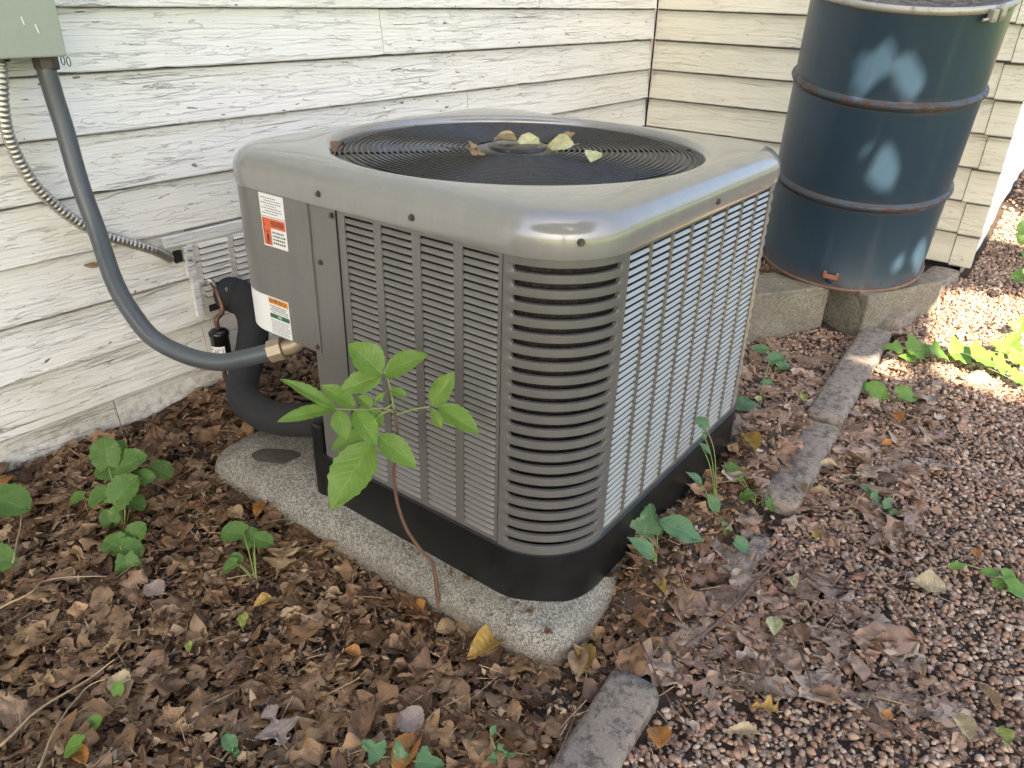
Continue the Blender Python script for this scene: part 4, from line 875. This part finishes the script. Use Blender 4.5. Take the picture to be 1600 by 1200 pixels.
FL=[ # u,v,kind,L,W,mat,ang,label,fold,curl
(1453,912,'oval',.058,.048,M_pal,20,'large pale ribbed leaf standing out on the gravel at right',.15,.2),
(760,1008,'long',.085,.038,M_yel,75,'long curled yellow brown leaf just left of the pad corner',.8,.4),
(917,1022,'long',.070,.028,M_yel,-60,'curled golden leaf lying right of the pad corner',.9,.5),
(905,1032,'oval',.060,.03,M_tan,-65,'brown rolled leaf directly below the golden leaf at the pad corner',.7,.4),
(818,1000,'oval',.045,.03,M_ygr,30,'upright yellow green leaf leaning on the pad corner',.5,.6),
(790,985,'lance',.045,.02,M_ygr,80,'small green leaf tucked against the pad edge near its corner',.3,.3),
(697,980,'oval',.036,.03,M_tan,60,'flat ochre leaf beside the foot of the sapling',.1,.3),
(550,1018,'oval',.034,.018,M_ora,10,'small orange tan leaf among brown litter below the pad',.4,.5),
(654,945,'oval',.03,.02,M_ora,-20,'orange leaf scrap against the long pad side left of the sapling foot',.4,.3),
(520,925,'oval',.026,.018,M_tan,30,'tiny tan leaf by the pad side, left of the orange scrap',.3,.3),
(380,968,'lance',.038,.017,M_ygr,-40,'yellow leaf below the clover seedling, pointing down left',.2,.2),
(410,940,'oval',.034,.02,M_yel,70,'curled ochre leaf immediately above the yellow one',.6,.5),
(445,865,'oak',.095,.06,M_tan,-55,'big ochre brown leaf by the left pad edge',.2,.4),
(410,790,'oval',.06,.025,M_ora,-60,'orange brown leaf lying at the left foot of the pad',.5,.6),
(365,800,'oval',.05,.028,M_tan,0,'tan leaf between the seedling and the pad corner at left',.3,.5),
(240,920,'oval',.042,.034,M_gry,15,'round grey brown ribbed leaf below the left weeds',.1,.1),
(118,862,'long',.045,.016,M_tan,5,'narrow tan leaf left of the weeds',.4,.4),
(185,1065,'oval',.040,.030,M_pal,10,'pale leaf with a green patch in the lower left litter',.2,.2),
(125,1175,'oval',.045,.018,M_ora,-10,'ochre leaf beneath the heart shaped weed at bottom left',.3,.4),
(295,1010,'lance',.028,.010,M_ygr,-30,'thin olive leaf in the middle of the left litter',.2,.2),
(12,752,'oval',.04,.022,M_ora,-70,'orange leaf against the wall base at the left edge',.3,.3),
(178,682,'oval',.026,.012,M_ora,-60,'small orange leaf at the wall foot above the weeds',.2,.2),
(430,1130,'maple',.075,.075,M_gry,-20,'large grey brown lobed leaf at the bottom left of centre',.1,.1),
(565,1135,'lance',.13,.034,M_brn,-62,'long smooth brown leaf at the bottom centre',.2,.2),
(655,1040,'maple',.085,.085,M_brn,30,'brown star shaped leaf in front of the pad',.15,.2),
(640,1172,'long',.085,.035,M_ora,-75,'curled orange leaf at the bottom above the ivy sprigs',.5,.4),
(640,1125,'oval',.045,.04,M_gry,0,'pinkish grey leaf above the bottom ivy',.15,.2),
(1030,1150,'oval',.038,.032,M_ora,-60,'golden ribbed leaf on the gravel beside the front edging stone',.6,.3),
(1195,1105,'maple',.040,.04,M_yel,20,'torn golden leaf on the gravel right of the front edging stone',.4,.5),
(1160,1140,'long',.055,.016,M_pal,25,'rolled yellowish leaf standing near the torn golden leaf',.9,.6),
(1210,975,'oval',.050,.024,M_pgr,-70,'yellow green wavy leaf beside a brown one on the pale litter',.5,.4),
(1252,985,'oval',.048,.026,M_brn,-65,'brown oval leaf touching the yellow green wavy one',.2,.3),
(1238,908,'long',.036,.014,M_pgr,-50,'pale green narrow leaf above the pale litter',.4,.4),
(1275,833,'oval',.034,.02,M_yel,-70,'bright ochre curled leaf at the end of the long dark twig',.6,.5),
(1385,1118,'oval',.020,.016,M_ora,0,'rusty orange scrap in the gravel at lower right',.2,.2),
(1505,1132,'oval',.048,.024,M_pal,-60,'pale ribbed leaf in the lower right gravel',.5,.3),
(1570,1150,'lance',.04,.02,M_ygr,-70,'green leaf at the right bottom edge of the gravel',.2,.2),
(1545,1085,'long',.055,.018,M_tan,-50,'tan rolled leaf above the pale ribbed one at right',.8,.4),
(1525,862,'oval',.034,.018,M_ora,-80,'orange leaf on the gravel near the right edge',.2,.3),
(1380,845,'long',.036,.013,M_tan,-80,'tan sliver leaf on the gravel above the large pale leaf',.5,.3),
(1400,650,'oval',.062,.03,M_ora,-60,'folded orange leaf beside the bright green sprig and edging',.6,.4),
(1172,688,'oval',.075,.035,M_yel,-50,'long ochre leaf beside the black base at right',.5,.3),
(1292,725,'long',.05,.02,M_pal,25,'pale curled leaf leaning on the right side of the middle edging stone',.7,.5),
(1280,768,'long',.05,.02,M_tan,10,'tan curled leaf at the near end of the middle edging stone',.8,.5),
(1250,762,'oval',.045,.025,M_tan,-60,'ochre leaf lying across the near end of the middle edging stone',.5,.6),
(1385,695,'oval',.03,.024,M_ora,20,'tiny orange leaf in gravel right of the middle edging stone',.5,.4),
(1030,910,'long',.05,.018,M_yel,-40,'ochre rolled leaf under the big ivy leaf',.8,.5),
(1185,622,'oval',.03,.016,M_pgr,-70,'pale yellow oval leaf right of the unit near its rear corner',.1,.1),
(1255,620,'long',.04,.018,M_ygr,-60,'greenish leaf by the edging near the drum blocks',.3,.2),
(1455,1110,'maple',.03,.03,M_gry,0,'pale grey torn leaf in the lower right gravel',.2,.3),
(1290,1085,'long',.05,.02,M_brn,10,'brown folded leaf at the lower middle of the gravel',.6,.4),
(1385,1000,'lance',.05,.018,M_brn,30,'brown curled leaf beneath the straw twig on the gravel',.6,.4),
(1440,1045,'long',.034,.012,M_tan,-75,'small tan leaf in the gravel below the large pale one',.4,.3),
]
for u,v,k,L,Wd,mt,an,lab,fo,cu_ in FL: fallen(u,v,k,L*1.1,Wd*1.25,mt,an,lab,min(fo,.42),cu_*.8,.12)
TG='dried leaves resting on the fan grille'
for u,v,k,L,Wd,mt,an,lab,fo,cu_,ti,rl in (
(530,228,'long',.045,.026,M_brn,-70,'crumpled brown leaf scrap at the left rim of the fan opening',.5,.6,.5,0),
(738,230,'maple',.045,.045,M_tan,-20,'brown twisted leaf standing on the rings left of the hub',.3,.4,.9,.4),
(790,219,'long',.050,.020,M_pal,37,'tan rolled tube leaf at the far edge of the hub',.9,.05,.05,0),
(826,220,'oval',.042,.044,M_pgr,-45,'squarish pale green leaf standing on the hub disc',.12,.2,.95,0),
(872,224,'oval',.066,.036,M_pgr,33,'pale serrated arched leaf right of the hub disc',.2,.9,.05,-.75),
(927,240,'oval',.046,.034,M_pgr,-60,'pale curled leaf on the rings, rightmost of those on the fan',.15,.5,.6,.2),
(888,211,'frag',.026,.024,M_tan,-40,'tiny brown leaf crumb behind the arched leaf',.3,.3,.7,0)):
    fallen(u,v,k,L,Wd,mt,an,lab,fo,cu_,ti,z=ZG+.014,grp=TG,name='dried_leaf',roll=rl)
p=bp(130,415,'y',YA-.006); me=leaf_mesh('stuck_leaf',M_tan,'long',.045,.014,M=frame(p,p+Vector((.03,0,-.006)),Vector((0,-1,.2))),fold=.3,curl=.2,nv=9,sd=3); o=bpy.data.objects.new('stuck_leaf',me); COL.objects.link(o); tag(o,'small tan leaf stuck on the white boards left of the grey conduit','leaf')

# ---- twigs
def twig(P,r,mt,label,up=.034):
    P=[gbp(u,v,up+.006*math.sin(i*2.1)) for i,(u,v) in enumerate(P)]; Q=smoothpath(P,5); n=len(Q)
    Q=[q+Vector(noise.noise_vector(q*30))*.0025 for q in Q]
    tag(obj('twig',tb(Q,[r*(1-.6*i/n) for i in range(n)],6),mt,None,True),label,'twig','twigs on the ground')
twig([(1072,1010),(1130,965),(1185,905),(1248,842)],.0040,M_twig,'long dark twig across the pale litter right of the pad')
twig([(1345,868),(1385,915),(1422,962)],.003,M_straw,'straight straw coloured twig on the gravel left of the large pale leaf')
twig([(1250,1015),(1262,1050),(1272,1090)],.0026,M_twig,'short dark twig on the gravel below the brown oval leaf')
twig([(1340,1100),(1420,1150),(1500,1190)],.0016,M_twig,'thin twig on gravel near the bottom right')
twig([(1470,1050),(1530,1120),(1600,1180)],.002,M_twig,'long thin twig crossing the lower right corner')
twig([(1540,800),(1570,850),(1595,890)],.002,M_straw,'pale twig near the right edge below the bright weed')
twig([(0,1165),(60,1110),(140,1060),(180,1030)],.0024,M_straw,'long pale stick in the bottom left corner')
twig([(60,1200),(90,1130),(130,1080),(165,1060)],.002,M_straw,'thin pale stalk crossing the heart shaped weed at bottom left')
twig([(0,950),(50,925),(75,905),(165,900)],.0022,M_straw,'bent pale stick at the left edge below the weeds')
twig([(300,1130),(345,1085),(378,1045)],.0026,M_twig,'dark stick in the litter at lower left of centre')
twig([(865,1195),(885,1150),(905,1100)],.0015,M_twig,'thin dark stalk lying across the front edging stone')
twig([(1000,1000),(1060,1120),(1110,1170)],.0013,M_twig,'hair thin stalk right of the front edging stone')
twig([(20,880),(28,840),(35,800)],.0022,M_straw,'upright stalk beside the leaf at the left edge',.05)

# ---- rocks
def rock(u,v,s,mt,label,sd):
    p=gbp(u,v,.004); bm=bmesh.new(); bmesh.ops.create_icosphere(bm,subdivisions=4,radius=1)
    for w_ in bm.verts: w_.co=Vector((w_.co.x*s[0],w_.co.y*s[1],w_.co.z*s[2]))*(1+.35*noise.noise(w_.co*1.3+Vector((sd,0,0)))+.10*noise.noise(w_.co*5))
    o=obj('rock',bm,mt,None,True); o.location=p; o.rotation_euler=(0,0,R(-30)); tag(o,label,'rock')
rock(1332,592,(.062,.030,.022),M_block,'lumpy olive tan rock in the gravel under the green runner',3)if False else rock(1525,592,(.060,.028,.022),M_block,'lumpy olive tan rock in the gravel under the green runner',3)
rock(1462,600,(.020,.016,.012),M_curb,'small pinkish stone left of the lumpy rock',5)

# ------------------------------------------------------------------ sapling
sb=gbp(688,966,.0); sd0=depth(sb)
sap=thing('sapling','small sapling with bright green compound leaves in front of the louvered left panel','sapling',loc=sb)
def sp(name,o_bm,mt,smooth=True):
    o=obj(name,o_bm,mt,sap,smooth); o.matrix_parent_inverse=Matrix.Translation(-sb); return o
def bpd2(u,v,off):
    h=Vector((FW.x,FW.y,0)).normalized(); d=RT*((u-800)/FPX)+DN*((v-600)/FPX)+FW; return CAM+d*(((sb-CAM).dot(h)+off)/d.dot(h))
St=[(688,966,0),(684,930,.0),(679,893,-.005),(674,878,-.01),(660,862,-.02),(636,828,-.03),(622,790,-.04),(616,750,-.05),(617,722,-.055),(622,690,-.06),(619,658,-.065),(616,640,-.07)]
SP=[bpd2(u,v,d*.5-.008) for u,v,d in St]; SP[0]=sb
Q=smoothpath(SP,6); sp('stem',tb(Q,[.0042-.0022*i/len(Q) for i in range(len(Q))],8),M_stem)
def pet(P,r=.0012): 
    Q=smoothpath([bpd2(u,v,d*.5-.008) for u,v,d in P],5); sp('leaf_stalk',tb(Q,r,6),M_gstem)
pet([(616,640,-.07),(610,610,-.075),(604,585,-.08),(598,583,-.08)],.0015); pet([(616,645,-.07),(600,638,-.08),(560,640,-.10),(525,639,-.115)])
pet([(620,648,-.07),(645,640,-.075),(672,635,-.08)]); pet([(614,640,-.07),(600,645,-.08),(588,655,-.09),(580,690,-.10)]); pet([(612,632,-.07),(600,640,-.08)]) ; pet([(583,630,-.08),(606,610,-.075)],.0009)
LV=[ # base, tip, width px, depth offset base, tip
((597,585),(545,534),52,-.08,-.06,0),((600,585),(666,551),40,-.08,-.10,0),((597,587),(529,610),38,-.08,-.10,0),
((607,609),(636,618),17,-.075,-.09,0),((605,611),(583,630),10,-.08,-.08,0),
((525,639),(441,589),24,-.115,-.14,0),((523,639),(431,655),26,-.115,-.16,0),((527,641),(541,688),30,-.115,-.15,0),
((556,636),(501,600),30,-.10,-.09,0),((581,637),(558,618),24,-.09,-.08,0),((555,640),(588,696),38,-.10,-.14,1),((596,666),(578,638),24,-.08,-.08,0),
((675,634),(709,580),34,-.08,-.06,0),((673,635),(690,670),20,-.08,-.10,0),((684,635),(751,676),38,-.08,-.10,0),
((590,680),(652,730),40,-.09,-.13,0),((575,683),(511,698),36,-.095,-.05,0),((582,690),(514,797),66,-.10,-.21,0)]
for i,(b,tq,wd,d0,d1,k) in enumerate(LV):
    Bq=bpd2(*b,d0*.5-.008); Tq=bpd2(*tq,d1*.7-.008+.1*.1); L=(Tq-Bq).length; wm=wd/FPX*sd0*.82; tc=(CAM-Bq).normalized(); nrm=(tc*.75+Vector((0,0,.65))+Vector(noise.noise_vector(Bq*9+Vector((i,0,0))))*.5).normalized()
    me=leaf_mesh('leaf',M_grl,'oval' if wd>22 else 'lance',L,wm,M=frame(Bq,Tq,nrm),fold=.16,curl=.16,twist=.12*math.sin(i*2),crinkle=.035,nv=19,sd=i*1.3,nu=4)
    o=bpy.data.objects.new('leaf',me); COL.objects.link(o); o.parent=sap; o.matrix_parent_inverse=Matrix.Translation(-sb)

# ------------------------------------------------------------------ weeds
def weed(name,label,base,leaves,mt,cat='plant',kind='heart',grp=None,lift=.04,stalk=M_gstem):
    """leaves: (u,v,size px,up m,angle deg)"""
    b=gbp(*base,.0); root=thing(name,label,cat,grp,loc=b)
    for i,lf in enumerate(leaves):
        u,v,sz,up,an=lf[:5]; kd=lf[5] if len(lf)>5 else kind; c0=gbp(u,v,up)
        if -.05<c0.x<W+.02 and c0.y>-.03: c0=bp(u,v,'y',-.030-.01*(i%3))
        s=sz/FPX*depth(c0)*(.86 if mt is M_grb else .98)
        d=Vector((math.cos(R(an)),math.sin(R(an)),-.25)); d=(RT*math.cos(R(an))-DN*math.sin(R(an))*.9+Vector((0,0,-.15))).normalized()
        n_=((CAM-c0).normalized()*.55+Vector((0,0,.8))+Vector(noise.noise_vector(c0*11))*.45).normalized()
        Bq=c0-d*s*.5; me=leaf_mesh('leaf',mt,kd,s*(1.05),s*(1.0 if kd in('heart','ivy') else .55),M=frame(Bq,Bq+d,n_),fold=.12,curl=.25,twist=.1,crinkle=.07,nv=21,sd=i*1.7+u*.1,nu=4)
        o=bpy.data.objects.new('leaf',me); COL.objects.link(o); o.parent=root; o.matrix_parent_inverse=Matrix.Translation(-b)
        Q=smoothpath([b,b.lerp(Bq,.5)+Vector((0,0,.3*up)),Bq],5); o=obj('leaf_stem',tb(Q,.0011,5),stalk,root,True); o.matrix_parent_inverse=Matrix.Translation(-b)
    return root
WG='low green weeds in the litter'
weed('weed','tall clump of round green leaves near the wall base at left',(195,828),[(165,705,46,.13,100),(205,722,48,.12,40),(195,765,54,.09,60),(225,748,34,.10,20),(252,736,36,.07,-20),(150,778,36,.06,200),(118,780,26,.04,190),(212,786,32,.05,-30),(172,812,30,.03,-80),(165,735,36,.09,150),(188,700,26,.12,80)],M_grs,grp=WG)
weed('weed','low three leaved green seedling below the tall clump at left',(198,890),[(178,850,40,.035,150),(213,833,38,.04,60),(205,860,38,.03,-20),(200,885,36,.02,-80),(213,905,16,.01,-80)],M_grs,grp=WG)
weed('weed','small clover like seedling left of the pad with thin pale stems',(402,918),[(362,832,38,.06,170),(392,838,30,.05,100),(412,845,30,.05,-10),(358,885,26,.03,200),(368,872,20,.035,120)],M_grs,grp=WG)
weed('weed','large leaf on a tall stalk at the left edge, upper of two',(20,905),[(14,785,62,.07,-10),],M_grs,grp=WG)
weed('weed','leaf cut off by the left edge, below the large one',(0,930),[(-2,875,50,.05,10)],M_grs,grp=WG)
weed('weed','small heart shaped green leaf at bottom left, upper one',(150,1150),[(148,1130,30,.03,60)],M_grb,grp=WG)
weed('weed','larger heart shaped leaf at the bottom left corner',(120,1190),[(112,1168,40,.03,200)],M_grb,grp=WG)
weed('weed','tiny bluish green seedling at the bottom left of centre',(365,1185),[(357,1158,24,.02,120),(366,1172,14,.01,-20),(372,1180,12,.01,-60)],M_ivy,grp=WG)
weed('weed','green scrap of leaf growing through a pale dead leaf',(184,1080),[(184,1075,22,.03,90)],M_grb,grp=WG)
weed('ivy_sprig','three ivy leaves in a row at the bottom edge',(625,1195),[(582,1170,40,.03,130),(624,1177,36,.03,100),(672,1192,46,.03,0)],M_ivy,kind='ivy',grp='ivy and vine sprigs')
weed('ivy_sprig','pale tiny sprig beside the front edging stone at the bottom',(780,1195),[(782,1172,20,.02,100),(798,1180,16,.02,10),(768,1185,18,.02,180),(770,1142,20,.03,70,'lance')],M_ivy,kind='ivy',grp='ivy and vine sprigs')
weed('ivy_vine','large bluish green ivy leaves climbing at the right foot of the unit',(1025,880),[(1012,812,52,.07,80),(1065,828,84,.05,-15,'long'),(1003,855,58,.03,-30,'lance'),(1035,822,40,.06,10)],M_ivy,kind='ivy',grp='ivy and vine sprigs')
weed('ivy_vine','thin vine with small leaves along the bright louvered panel base',(1120,810),[(1096,660,22,.16,120,'heart'),(1102,700,26,.11,-40,'lance'),(1086,747,36,.08,-30,'lance'),(1114,785,40,.05,-50,'lance'),(1135,825,32,.03,-60,'lance'),(1160,852,26,.02,-30),(1100,680,16,.13,-60,'lance')],M_ivy,kind='heart',grp='ivy and vine sprigs')
weed('ivy_vine','tangle of tiny vine leaves right of the black base',(1180,790),[(1150,738,22,.03,100),(1172,752,26,.03,20),(1190,768,26,.02,-30),(1165,775,20,.02,200),(1205,790,20,.02,-50),(1140,730,18,.03,160),(1185,725,16,.03,60)],M_grs,kind='heart',grp='ivy and vine sprigs')
weed('ivy_vine','green sprig on the litter between the rear of the unit and the edging',(1180,650),[(1158,632,30,.03,160),(1180,640,24,.03,-20),(1215,560,26,.03,30),(1225,572,20,.02,10),(1190,545,34,.03,170,'lance'),(1200,600,18,.02,40)],M_ivy,kind='heart',grp='ivy and vine sprigs')
weed('ivy_vine','two bright green leaves beside the middle edging stone',(1390,628),[(1368,610,38,.03,120),(1418,617,36,.03,0),(1345,603,22,.02,150),(1450,625,20,.02,-10,'lance')],M_grb,kind='heart',grp='ivy and vine sprigs')
weed('ivy_vine','long runner of bright yellow green leaves in the sun patch at right',(1480,560),[(1440,545,56,.04,10),(1470,553,46,.04,-20),(1510,550,62,.04,15),(1395,543,34,.05,160),(1545,560,66,.05,0),(1580,535,52,.06,60),(1570,575,50,.04,-20),(1598,560,46,.05,20),(1600,592,44,.04,10),(1420,560,40,.02,-10,'lance'),(1595,505,34,.06,70)],M_grb,kind='ivy',grp='ivy and vine sprigs')
weed('ivy_vine','pale green ivy shoot on the gravel in front of the middle edging',(1380,800),[(1355,765,22,.02,120),(1370,780,26,.02,-30),(1388,790,24,.02,-40),(1396,806,18,.01,-60)],M_ivy,kind='ivy',grp='ivy and vine sprigs')
weed('ivy_vine','bright green leaves at the right edge of the gravel',(1570,915),[(1497,884,32,.03,180,'lance'),(1550,895,38,.03,160,'lance'),(1580,905,36,.03,-20),(1592,922,40,.03,-10),(1560,912,20,.02,200)],M_grb,kind='heart',grp='ivy and vine sprigs')
bk=[]
for i in range(46):
    u=random.uniform(1565,1640); v=random.uniform(262,440); 
    if u+ (v-262)*.0<1600-(v-262)*.10: continue
    bk.append((u,v,random.uniform(16,30),random.uniform(.03,.16),random.uniform(0,360)))
weed('garden_plant','leafy green plants growing by the white side wall at the far right',(1610,390),bk[:30],M_grb,kind='heart',grp=None)

# ------------------------------------------------------------------ shade tree outside the frame (casts the dappled shade)
tr=thing('shade_tree','tall leafy tree outside the picture shading the yard','tree',loc=(-5.4,-5.2,0))
def tp(name,bm,mt): 
    o=obj(name,bm,mt,tr,True); o.matrix_parent_inverse=Matrix.Translation((5.4,5.2,0)); return o
TC=Vector((.9,.2,.5))+SUN*8.2
tp('trunk',tb(smoothpath([(-5.4,-5.2,-.2),(-5.35,-5.1,2),(-4.9,-4.7,4.2),TC],6),[.26-.16*i/18 for i in range(19)],14),M_twig)
for i in range(7):
    a=2*PI*i/7; tp('limb',tb(smoothpath([(-4.9,-4.7,4.2),TC.lerp(Vector((-4.9,-4.7,4.2)),.5)+Vector((math.cos(a),math.sin(a),0))*.8,TC+Vector((math.cos(a)*2.6,math.sin(a)*2.2,.3*math.sin(3*a)))],5),[.10-.08*i_/10 for i_ in range(11)],8),M_twig)
def hitd(u,v):
    d=(RT*((u-800)/FPX)+DN*((v-600)/FPX)+FW).normalized(); q=CAM.copy(); Ti_=T.inverted()
    for _ in range(900):
        q=q+d*.005; l=Ti_@q
        if l.x*l.x+l.y*l.y<RD*RD: break
    return q
e1=SUN.cross(Vector((0,0,1))).normalized(); e2=SUN.cross(e1)
TGT=[(hitd(1388,105),.16,.15),(hitd(1375,262),.13,.14),(hitd(1415,400),.12,.12),
(bp(1362,482,'x',1.95),.06,.09),(bp(1395,505,'z',.06),.17,.08),(bp(1410,548,'z',.05),.18,.08),(bp(1470,520,'z',.07),.20,.10),(bp(1520,480,'z',.08),.20,.08),(bp(1580,490,'z',.09),.30,.16),(bp(1500,550,'z',.06),.20,.09),(bp(1575,565,'z',.06),.22,.11),(bp(1440,470,'z',.08),.12,.05),
(bp(1598,330,'z',.25),.12,.2),(bp(1590,590,'z',.05),.07,.04)]
TG2=[(Vector(p).dot(e1),Vector(p).dot(e2),a,b) for p,a,b in TGT]  # crown gaps shaped along the sun rays to place the sun patches
V=[];Fc=[];UV=[]
def lq(cn,n_,l,w_):
    n_=n_.normalized(); t_=n_.cross(Vector((random.random()-.5,random.random()-.5,random.random()-.5))).normalized(); s_=n_.cross(t_); k=len(V)
    for a,b in ((-.5,0),(-.1,.5),(.5,0),(-.1,-.5)): V.append(tuple(cn+t_*(a*l)+s_*(b*w_))); UV.append((.5+b,.5+a))
    Fc.append((k,k+1,k+2,k+3))
def clear(cn,r):
    x,y=cn.dot(e1),cn.dot(e2)
    for a,b,ra,rb in TG2:
        if ((x-a)/(ra+r))**2+((y-b)/(rb+r))**2<1: return False
    return True
def near(cn):
    x,y=cn.dot(e1),cn.dot(e2)
    return any(((x-a)/(ra+.30))**2+((y-b)/(rb+.30))**2<1 for a,b,ra,rb in TG2)
for i in range(16000):
    a=random.uniform(0,2*PI); r_=math.sqrt(random.random())*3.9; cn=TC+e1*r_*math.cos(a)*1.35+e2*r_*math.sin(a)*.8+SUN*random.gauss(0,.45)
    l=random.uniform(.24,.42)
    if not clear(cn,l*.46): continue
    n_=SUN+Vector((random.gauss(0,.5),random.gauss(0,.5),random.gauss(0,.5))); lq(cn,n_,l,l*.75)
k=0
while k<16000:
    x,y,ra,rb=random.choice(TG2); a=random.uniform(0,2*PI); q=random.uniform(0,1); cn=TC+e1*(x-TC.dot(e1)+math.cos(a)*(ra+.05+q*.30))+e2*(y-TC.dot(e2)+math.sin(a)*(rb+.05+q*.30))+SUN*random.gauss(0,.3)
    l=random.uniform(.07,.11); k+=1
    if not clear(cn,l*.45): continue
    lq(cn,SUN+Vector((random.gauss(0,.3),random.gauss(0,.3),random.gauss(0,.3))),l,l*.75)
DC=hitd(1385,200); LC=DC+SUN*3.0  # unseen low leaf mask added sunward of the drum, gaps shaped for dapples
TGD=[]
for u,v,ru,rv,sl_ in ((1355,122,16,32,0),(1383,84,13,29,.2),(1424,120,17,38,.2),(1379,259,24,33,.1),(1387,302,14,13,0),(1354,213,9,27,0),(1425,396,11,40,.35),(1440,398,7,22,-.2),(1398,420,5,24,0),(1343,80,4,18,0)):
    c0,cu_,cv_=hitd(u,v),hitd(u+ru,v+sl_*0),hitd(u+sl_*rv,v+rv); f2=lambda q:(q.dot(e1),q.dot(e2))
    cx,cy=f2(c0); ax1,ay1=f2(cu_); bx1,by1=f2(cv_); m00,m10,m01,m11=ax1-cx,ay1-cy,bx1-cx,by1-cy; de=m00*m11-m01*m10
    TGD.append((cx,cy,m11/de,-m01/de,-m10/de,m00/de))
def ind(x,y):
    for cx,cy,a,b,c_,d in TGD:
        dx,dy=x-cx,y-cy
        if (a*dx+b*dy)**2+(c_*dx+d*dy)**2<1: return True
    return False
for k in range(36000):
    a=random.uniform(0,2*PI); sm=k<30000; q=math.sqrt(random.random())*(.36 if sm else .52); cn=LC+e1*q*math.cos(a)+e2*q*math.sin(a)*1.15+SUN*random.gauss(0,.10); l=random.uniform(.012,.020) if sm else random.uniform(.06,.09)
    n0=len(V); lq(cn,SUN+Vector((random.gauss(0,.25),random.gauss(0,.25),random.gauss(0,.25))),l,l*.8)
    if any(ind(p_[0]*e1.x+p_[1]*e1.y+p_[2]*e1.z,p_[0]*e2.x+p_[1]*e2.y+p_[2]*e2.z) for p_ in V[n0:]+[tuple(cn)]): del V[n0:],UV[n0:],Fc[-1]
tp('limb',tb(smoothpath([(-4.9,-4.7,4.2),LC.lerp(Vector((-4.9,-4.7,4.2)),.5)+Vector((0,0,.5)),LC],6),[.07-.055*i_/12 for i_ in range(13)],8),M_twig)  # limb added to carry the low leaf mask
me=bpy.data.meshes.new('crown_and_low_mask'); me.from_pydata(V,[],Fc); ul=me.uv_layers.new(name='UVMap'); ul.data.foreach_set('uv',np.array(UV,dtype=np.float32).reshape(-1)); me.materials.append(M_crown)
o=bpy.data.objects.new('crown_and_low_mask',me); COL.objects.link(o); o.parent=tr; o.matrix_parent_inverse=Matrix.Translation((5.4,5.2,0)); o['kind']='stuff'
